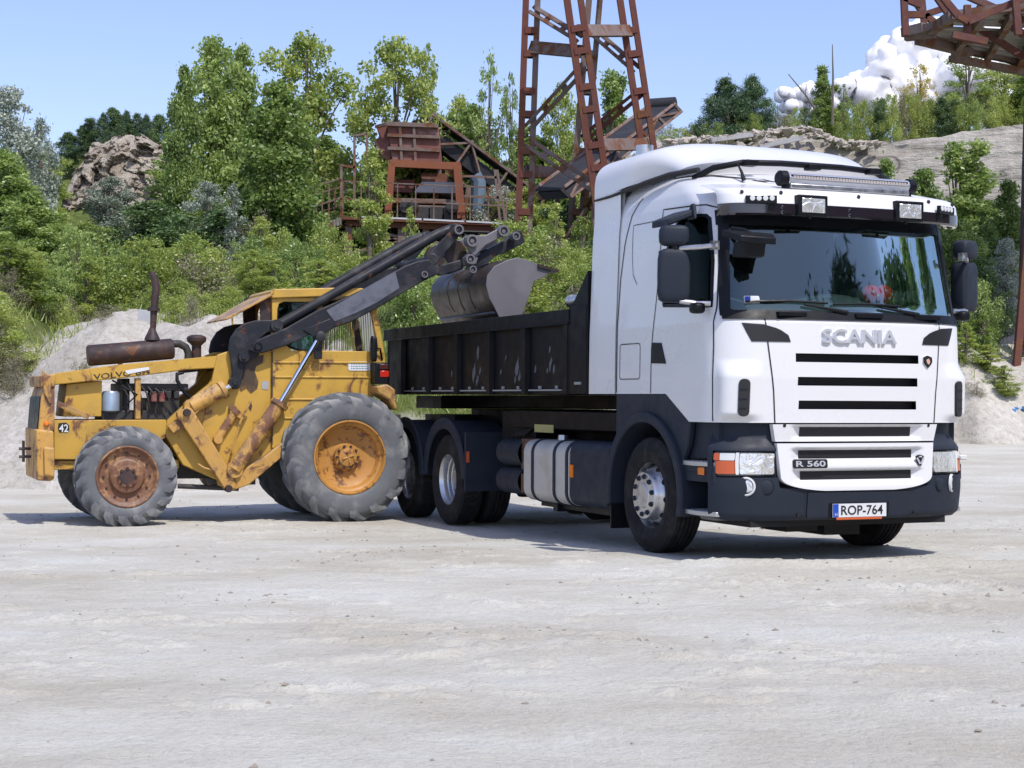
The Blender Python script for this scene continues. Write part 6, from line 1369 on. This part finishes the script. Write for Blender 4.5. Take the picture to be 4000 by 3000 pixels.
MAIN=[('silver',28,195,56,230,'wispy silver grey tree at the far left edge against the sky'),('silver',92,262,60,110,'smaller silver grey tree beside the rock knoll'),
('poplar',10,330,44,230,'broad green tree filling the left edge below the silver tree'),('silver',240,385,62,170,'grey green olive-like tree right under the rock knoll'),('poplar',70,420,38,200,'leafy green tree low on the left with its thin trunk showing'),
('poplar',402,150,60,110,'leftmost tall poplar right of the rock knoll'),('poplar',455,95,62,185,'tallest poplar of the left group with a pointed top'),('poplar',524,108,63,150,'narrow poplar top just right of the tallest poplar'),
('robinia',668,84,68,270,'big loose-branched tree with golden green top left of the sky gap'),('poplar',600,188,57,230,'wide deep green tree in front of the loose golden one'),('poplar',690,300,72,150,'green tree left of the hopper'),
('robinia',862,88,66,240,'airy tree standing alone in the sky left of the tower'),('sparse',925,95,67,90,'thin twin stem tree touching the airy one'),('sparse',1056,128,70,120,'slim dark tree in the sky left of the tower'),('sparse',1108,158,69,80,'thin twiggy tree next to the slim dark one'),
('robinia',985,215,74,140,'pale yellow green tree behind the hopper'),('poplar',1020,235,71,180,'green tree directly behind the conveyor'),('robinia',1215,185,72,130,'yellowish tree seen through the tower legs'),('tallpoplar',1310,165,74,140,'green poplar seen between the right tower legs'),('poplar',1130,280,73,160,'green tree behind the top of the long conveyor'),('robinia',1250,330,72,150,'yellow green tree low behind the tower'),
('dark',330,440,50,220,'very dark tree below the rock knoll'),('silver',445,395,54,150,'grey green bushy tree left of the silver sapling'),('dark',470,460,47,260,'black green thicket tree behind the exhaust stack'),('dark',600,430,75,200,'dark tree behind the catwalk end'),
('silversap',500,398,39,90,'slender silver white sapling standing in front of the dark thicket'),('sapling',560,470,38,120,'light green sapling right of the silver one'),('sapling',800,322,50,135,'tall light green sapling covering the hopper platform'),('sapling',690,530,39,110,'bright green sapling under the catwalk'),('sapling',840,560,36,120,'bright green sapling above the boom arm'),('sapling',885,450,50,60,'slim sapling in front of the platform middle'),
('sapling',1200,440,48,110,'sapling at the foot of the tower left of the cab'),('sapling',1255,470,44,90,'sapling partly hidden by the cab rear'),('bushg',1160,560,40,160,'bush between the bucket and the white cab'),('bush',950,590,38,160,'yellow green bush behind the boom'),('bush',1040,600,40,160,'yellow green bush behind the bucket'),
('tallpoplar',1912,350,62,105,'small pointed tree top just above the light bar'),('tallpoplar',2067,318,58,185,'tall pointed poplar in front of the cliff right of the cab'),('poplar',1988,372,60,165,'green tree between the cab corner and the tall poplar'),('poplar',2135,440,56,180,'green tree right of the tall poplar'),('tallpoplar',2180,395,52,125,'loose pointed tree near the right edge'),('poplar',2070,480,50,170,'green tree behind the far mirror'),('silver',2170,520,48,120,'grey leaved tree at the right edge'),('poplar',2230,470,55,120,'green tree cut by the right edge'),('dark',2110,560,47,150,'darker low tree behind the far mirror'),('bushg',2120,610,45.5,130,'low bush above the right white bank'),
('sapling',2135,745,43.8,110,'thin young shrub on the right white bank'),('sapling',2170,790,43.2,90,'second young shrub on the right bank by the rusty leg'),('scrub',2110,850,42.6,60,'small scrub at the foot of the right bank')]
for a in MAIN: tree_px(*a,cat='shrub' if a[0] in('bush','bushg','scrub') else 'tree')
# pines and shrubs along the cliff top
def cz(x): return float(np.interp(x,CTX,CTZ))
def cliff_px(key,u,vtop,dy,wv,label,**k):
    Y=CY+dy; p=at(u,vtop,Y); zb=cz(p.x*CY/Y)+.1*dy-.5; return plant_tree(key,p.x,Y,max(.5,p.z-zb),wv*1.808/F4*Y,label,z=zb,**k)
cliff_px('pine',1578,172,6,170,'left pine of the dark pair on the cliff'); cliff_px('pine',1622,166,7,150,'right pine of the dark pair on the cliff')
cliff_px('tallpoplar',1782,148,6,70,'slim tree beside the bare pole on the cliff'); cliff_px('sparse',1822,185,6,60,'thin twiggy tree right of the bare pole')
cliff_px('yellow',1985,138,8,110,'yellow leaved tree in front of the cloud'); cliff_px('yellow',1955,185,6,70,'low yellow bush beside the yellow tree')
cliff_px('sparse',2090,100,8,150,'tall thin branched tree below the gantry'); cliff_px('robinia',2165,140,9,150,'green tree below the gantry at the right'); cliff_px('poplar',2230,120,8,130,'green tree on the cliff cut by the right edge')
mb=MB(); p=at(1798,270,CY+5); q=at(1798,96,CY+5); mb.tube([p,p.lerp(q,.6)+Vector((.05,0,0)),q],[.10,.07,.03],6); p2=at(1700,160,CY+5); 
o=mb.build('bare_pole',M['bark']); tag(o,'bare dead stem standing tall on the cliff before the cloud','dead tree')
mb=MB(); mb.tube([at(1760,235,CY+4),at(1740,205,CY+4),at(1703,160,CY+4)],[.08,.06,.03],6); mb.tube([at(1740,205,CY+4),at(1742,180,CY+4)],[.04,.02],5); o=mb.build('leaning_branch',M['bark']); tag(o,'bare leaning branch on the cliff left of the dead stem','branch')
random.seed(21)
for k in range(46):
    u=1405+k*18.5+random.uniform(-6,6); top=float(np.interp(u,[1400,1480,1560,1700,1760,1850,1950,2050,2212],[268,266,250,238,235,215,205,215,200]))+random.uniform(-4,14)
    cliff_px(random.choice(['bush','bushg','bush','scrub','dark']) ,u,top,random.uniform(2.5,9),random.uniform(45,80),'green shrub in the hedge of bushes along the cliff top','shrub' and None) if False else cliff_px(random.choice(['bush','bushg','bush','bush','scrub','bush','dark']),u,top,random.uniform(2.5,9),random.uniform(45,80),'green shrub in the row of bushes along the cliff top',cat='shrub',group='shrubs along the cliff top',name='shrub')
for k in range(9):
    u=150+k*24; cliffless=at(u,float(np.interp(u,[150,240,330],[285,232,246]))+random.uniform(0,8),OY+4); zb=float(np.interp(cliffless.x*OY/(OY+4),ox,oz))-.6; plant_tree('pine' if k%2 else 'dark',cliffless.x,OY+4,max(.6,cliffless.z-zb),1.7,'dark low bush growing on top of the rock knoll','shrub',group='dark bushes on the rock knoll',name='shrub',z=zb)
# forest infill rows
random.seed(33)
for row,(Y,v0,v1) in enumerate(((74,300,360),(66,350,420),(58,420,490),(51,470,560),(45,540,620))):
    for k in range(18):
        u=-60+k*78+random.uniform(-30,30)+row*25
        if row<3 and 120<u<390 : continue
        if u>1330: continue
        vt=random.uniform(v0,v1)
        if 600<u<1150 and Y<66: vt=max(vt,random.uniform(520,570))
        key=random.choice(['poplar','robinia','dark','poplar','silver','robinia','poplar'] if row<4 else ['bush','sapling','bushg','silver','sapling'])
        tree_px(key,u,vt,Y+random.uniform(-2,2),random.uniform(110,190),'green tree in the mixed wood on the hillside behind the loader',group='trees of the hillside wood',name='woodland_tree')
for k in range(16):
    u=1880+k*24+random.uniform(-10,10); tree_px(random.choice(['poplar','dark','robinia','bushg']),u,random.uniform(440,600),random.uniform(50,60),random.uniform(80,130),'green tree in the thicket between cliff and right bank',group='trees of the right thicket',name='woodland_tree')
for k in range(60):
    x=random.uniform(-13,6); y=random.uniform(32,40) if x<-3.5 else random.uniform(28,40); plant_tree(random.choice(['bush','bush','bushg','scrub','sapling']),x,y,random.uniform(.8,1.9),random.uniform(1.2,2.2),'low shrub on the slope above the white bank',cat='shrub',group='low shrubs on the slope',name='shrub')
for k in range(26):
    x=random.uniform(-10,8); y=random.uniform(27.5,31.5)+(12 if x>5 else 0); plant_tree('scrub',x,y,random.uniform(.3,.8),random.uniform(.5,1.0),'small dry weed tuft on the white spoil bank',cat='weed',group='weeds on the white bank',name='weed')
for k in range(14):
    x=random.uniform(10,15.5); y=random.uniform(42,47); plant_tree(random.choice(['scrub','sapling','bush']),x,y,random.uniform(.5,1.6),random.uniform(.6,1.3),'weed growing on the right white bank',cat='weed',group='weeds on the right bank',name='weed')
for k in range(46):
    u=random.uniform(-40,640); Y=random.uniform(33,45); v=random.uniform(500,640)
    tree_px(random.choice(['sapling','bush','bush','sapling','bushg','robinia']),u,v,Y,random.uniform(70,130),'light green young tree in the brush above the white bank',cat='tree',group='young trees of the brush above the bank',name='young_tree')
for k in range(40):
    x=random.uniform(-13,-5.2); y=random.uniform(28.5,33.5)
    if x>-8.6 and y<31.5: continue
    plant_tree(random.choice(['bush','bush','scrub']),x,y,random.uniform(.5,1.2),random.uniform(.8,1.6),'bright green weed clump on the left slope',cat='weed',group='weed clumps on the left slope',name='weed')
# trees behind the camera, mirrored in the windscreen
for k,(x,y,h,key) in enumerate(((24,2,12.2,'pine'),(27,-1,12.7,'pine'),(22,7,9.9,'dark'),(25,4.5,11.2,'dark'),(30,8,13.2,'poplar'),(26,14,12,'poplar'),(21,-4,10.3,'dark'),(22,-1,10.9,'dark'),(18,-9,9.8,'dark'),(19,-6,10.2,'dark'))):
    plant_tree(key,x,y,h,9.0,'tall tree outside the view mirrored in the truck windscreen',group='trees mirrored in the windscreen',name='mirrored_tree',z=.2)
# grass on the slopes
r=np.random.RandomState(8); n=110000; x=r.uniform(-16,14,n); y=r.uniform(27.5,46,n); d=fbm(x*.5+2,y*.5,4)+ (y-np.interp(x,[-16,-9.5,-8.5,-4.5,-3.4,7,9,14],[27,29,33.4,33.4,28,28,45,47]))*.07; keep=d+r.uniform(-.15,.15,n)>.02; x=x[keep];y=y[keep]; z=hill_z(x,y)
P=np.stack([x,y,z],-1); h=r.uniform(.08,.28,len(x)); dx=r.normal(size=(len(x),2))*.35; tip=P+np.stack([dx[:,0]*h,dx[:,1]*h,h],-1); wv=np.stack([r.uniform(-1,1,len(x)),r.uniform(-1,1,len(x)),0*x],-1)*.014
V=np.stack([P-wv,P+wv,tip+wv*.3,tip-wv*.3],1); me=quads_obj('grass',V,M['leaf_grass']); o=bpy.data.objects.new('grass',me); COL.objects.link(o); tag(o,'green grass and weeds on the slope behind the loader',kind='stuff')

# ================================================================== CLOUDS
def cloud(name,blobs,Y,seed):
    r=random.Random(seed); bm=bmesh.new()
    for u,v,rad in blobs:
        for j in range(5):
            p=at(u+r.uniform(-.5,.5)*rad,v+r.uniform(-.35,.5)*rad,Y+r.uniform(-60,60)); R2=rad*1.808/F4*Y*r.uniform(.45,.85)
            bmesh.ops.create_icosphere(bm,subdivisions=2,radius=R2,matrix=Matrix.Translation(p))
    me=bpy.data.meshes.new(name); bm.to_mesh(me); bm.free(); o=bpy.data.objects.new(name,me); COL.objects.link(o)
    m=o.modifiers.new('r','REMESH'); m.use_smooth_shade=True; m.mode='VOXEL'; m.voxel_size=Y*.0013
    t=bpy.data.textures.new('c','CLOUDS'); t.noise_scale=Y*.016; t.noise_depth=2; d=o.modifiers.new('d','DISPLACE'); d.texture=t; d.strength=Y*.010; d.mid_level=.5; d.texture_coords='GLOBAL'
    t=bpy.data.textures.new('c','CLOUDS'); t.noise_scale=Y*.0045; t.noise_depth=4; d=o.modifiers.new('d','DISPLACE'); d.texture=t; d.strength=Y*.0032; d.mid_level=.5; d.texture_coords='GLOBAL'
    mt=N('cloud_white'); mt.set(Base_Color=(.99,.99,.99),Roughness=1); mt.b.inputs['Specular IOR Level'].default_value=0; mt.b.inputs['Subsurface Weight'].default_value=1.; mt.b.inputs['Subsurface Radius'].default_value=(1,1,1); mt.b.inputs['Subsurface Scale'].default_value=22; me.materials.append(mt.m); o['kind']='structure'; return o
cloud('cloud',[(1700,205,18),(1735,195,24),(1780,192,26),(1830,190,28),(1870,180,30),(1905,150,34),(1925,120,36),(1945,95,36),(1975,82,40),(2010,80,44),(2050,90,50),(2090,110,60),(2140,120,60),(2190,150,60),(1950,150,60),(2020,160,70),(2100,180,70),(1880,215,34),(2212,180,60),(1800,225,26),(1740,225,22),(1700,230,18),(1850,215,34),(1770,212,26),(1900,185,40),(1920,215,50),(1985,130,60),(2000,200,50),(2080,215,50),(2160,215,50),(2240,120,70),(2060,150,70)],1500,4)
def cloud_dir(name,az,el,sp,Y,seed,n):
    r=random.Random(seed); bm=bmesh.new()
    for j in range(n):
        a=az+R_(r.uniform(-sp,sp)); e=el+R_(r.uniform(-1.2,1.0)*(1-abs(a-az)/R_(sp)*.7)); p=Vector((math.sin(a)*math.cos(e),math.cos(a)*math.cos(e),math.sin(e)))*Y+TO; bmesh.ops.create_icosphere(bm,subdivisions=2,radius=Y*.007*r.uniform(.5,1.3),matrix=Matrix.Translation(p))
    me=bpy.data.meshes.new(name); bm.to_mesh(me); bm.free(); o=bpy.data.objects.new(name,me); COL.objects.link(o); m=o.modifiers.new('r','REMESH'); m.use_smooth_shade=True; m.mode='VOXEL'; m.voxel_size=Y*.002
    t=bpy.data.textures.new('c','CLOUDS'); t.noise_scale=Y*.02; t.noise_depth=4; d=o.modifiers.new('d','DISPLACE'); d.texture=t; d.strength=Y*.02; d.mid_level=.5; d.texture_coords='GLOBAL'; me.materials.append(bpy.data.materials['cloud_white']); o['kind']='structure'
cloud_dir('cloud',R_(103),R_(30),5,1500,6,26)

# ================================================================== each separate piece becomes a part of its own
def split_part(o,maxn=60):
    me=o.data; n=len(me.vertices); par=list(range(n))
    def fd(i):
        while par[i]!=i: par[i]=par[par[i]]; i=par[i]
        return i
    for e in me.edges:
        a,b=fd(e.vertices[0]),fd(e.vertices[1])
        if a!=b: par[a]=b
    comp={}
    for p in me.polygons: comp.setdefault(fd(p.vertices[0]),[]).append(p.index)
    if not 2<=len(comp)<=maxn: return
    nm=o.name.split('.')[0]
    for pi in comp.values():
        vi=sorted({v for i in pi for v in me.polygons[i].vertices}); mp={v:k for k,v in enumerate(vi)}
        m2=bpy.data.meshes.new(nm); m2.from_pydata([tuple(me.vertices[v].co) for v in vi],[],[tuple(mp[v] for v in me.polygons[i].vertices) for i in pi])
        m2.materials.append(me.materials[0]); m2.shade_smooth(); m2.set_sharp_from_angle(angle=R_(35))
        c=bpy.data.objects.new(nm,m2); COL.objects.link(c); c.parent=o.parent
        for md in o.modifiers:
            b=c.modifiers.new(md.name,md.type)
            for k in('width','segments','limit_method','angle_limit'): setattr(b,k,getattr(md,k))
        for k in o.keys():
            if k in('label','group'): c[k]=o[k]
    bpy.data.objects.remove(o)
SPLIT=set("""bucket_side bellcrank lift_frame mirror_arm batten_plate side_truss chassis_beam side_frame side_plate cab_post cab_front_frame mudguard hitch_plate hitch_crossplate tilt_lever tilt_arm tilt_link
hydraulic_hose hitch_hose air_hose hydraulic_pipe fringe_strips fuel_filter cross_tube floor_beam floor_sheet platform_leg idler_roller support_leg handrail pipe_frame machinery wheel_nut hand_hole marker_lens lashing_lug scraped_patch
fairing_seal edge_beam vent_bar portal_frame chute screen_deck hopper_rib catwalk_brace bucket_rib tank_bracket boom_bracket plush_spot brace curtain radiator_cowl axle front_axle chassis_frame hooklift_frame radiator_housing counterweight battery_box engine_block mirror_housing hopper seat wiper""".split())
for o in list(bpy.data.objects):
    if o.type=='MESH' and o.parent and not o.children and o.name.split('.')[0] in SPLIT: split_part(o)
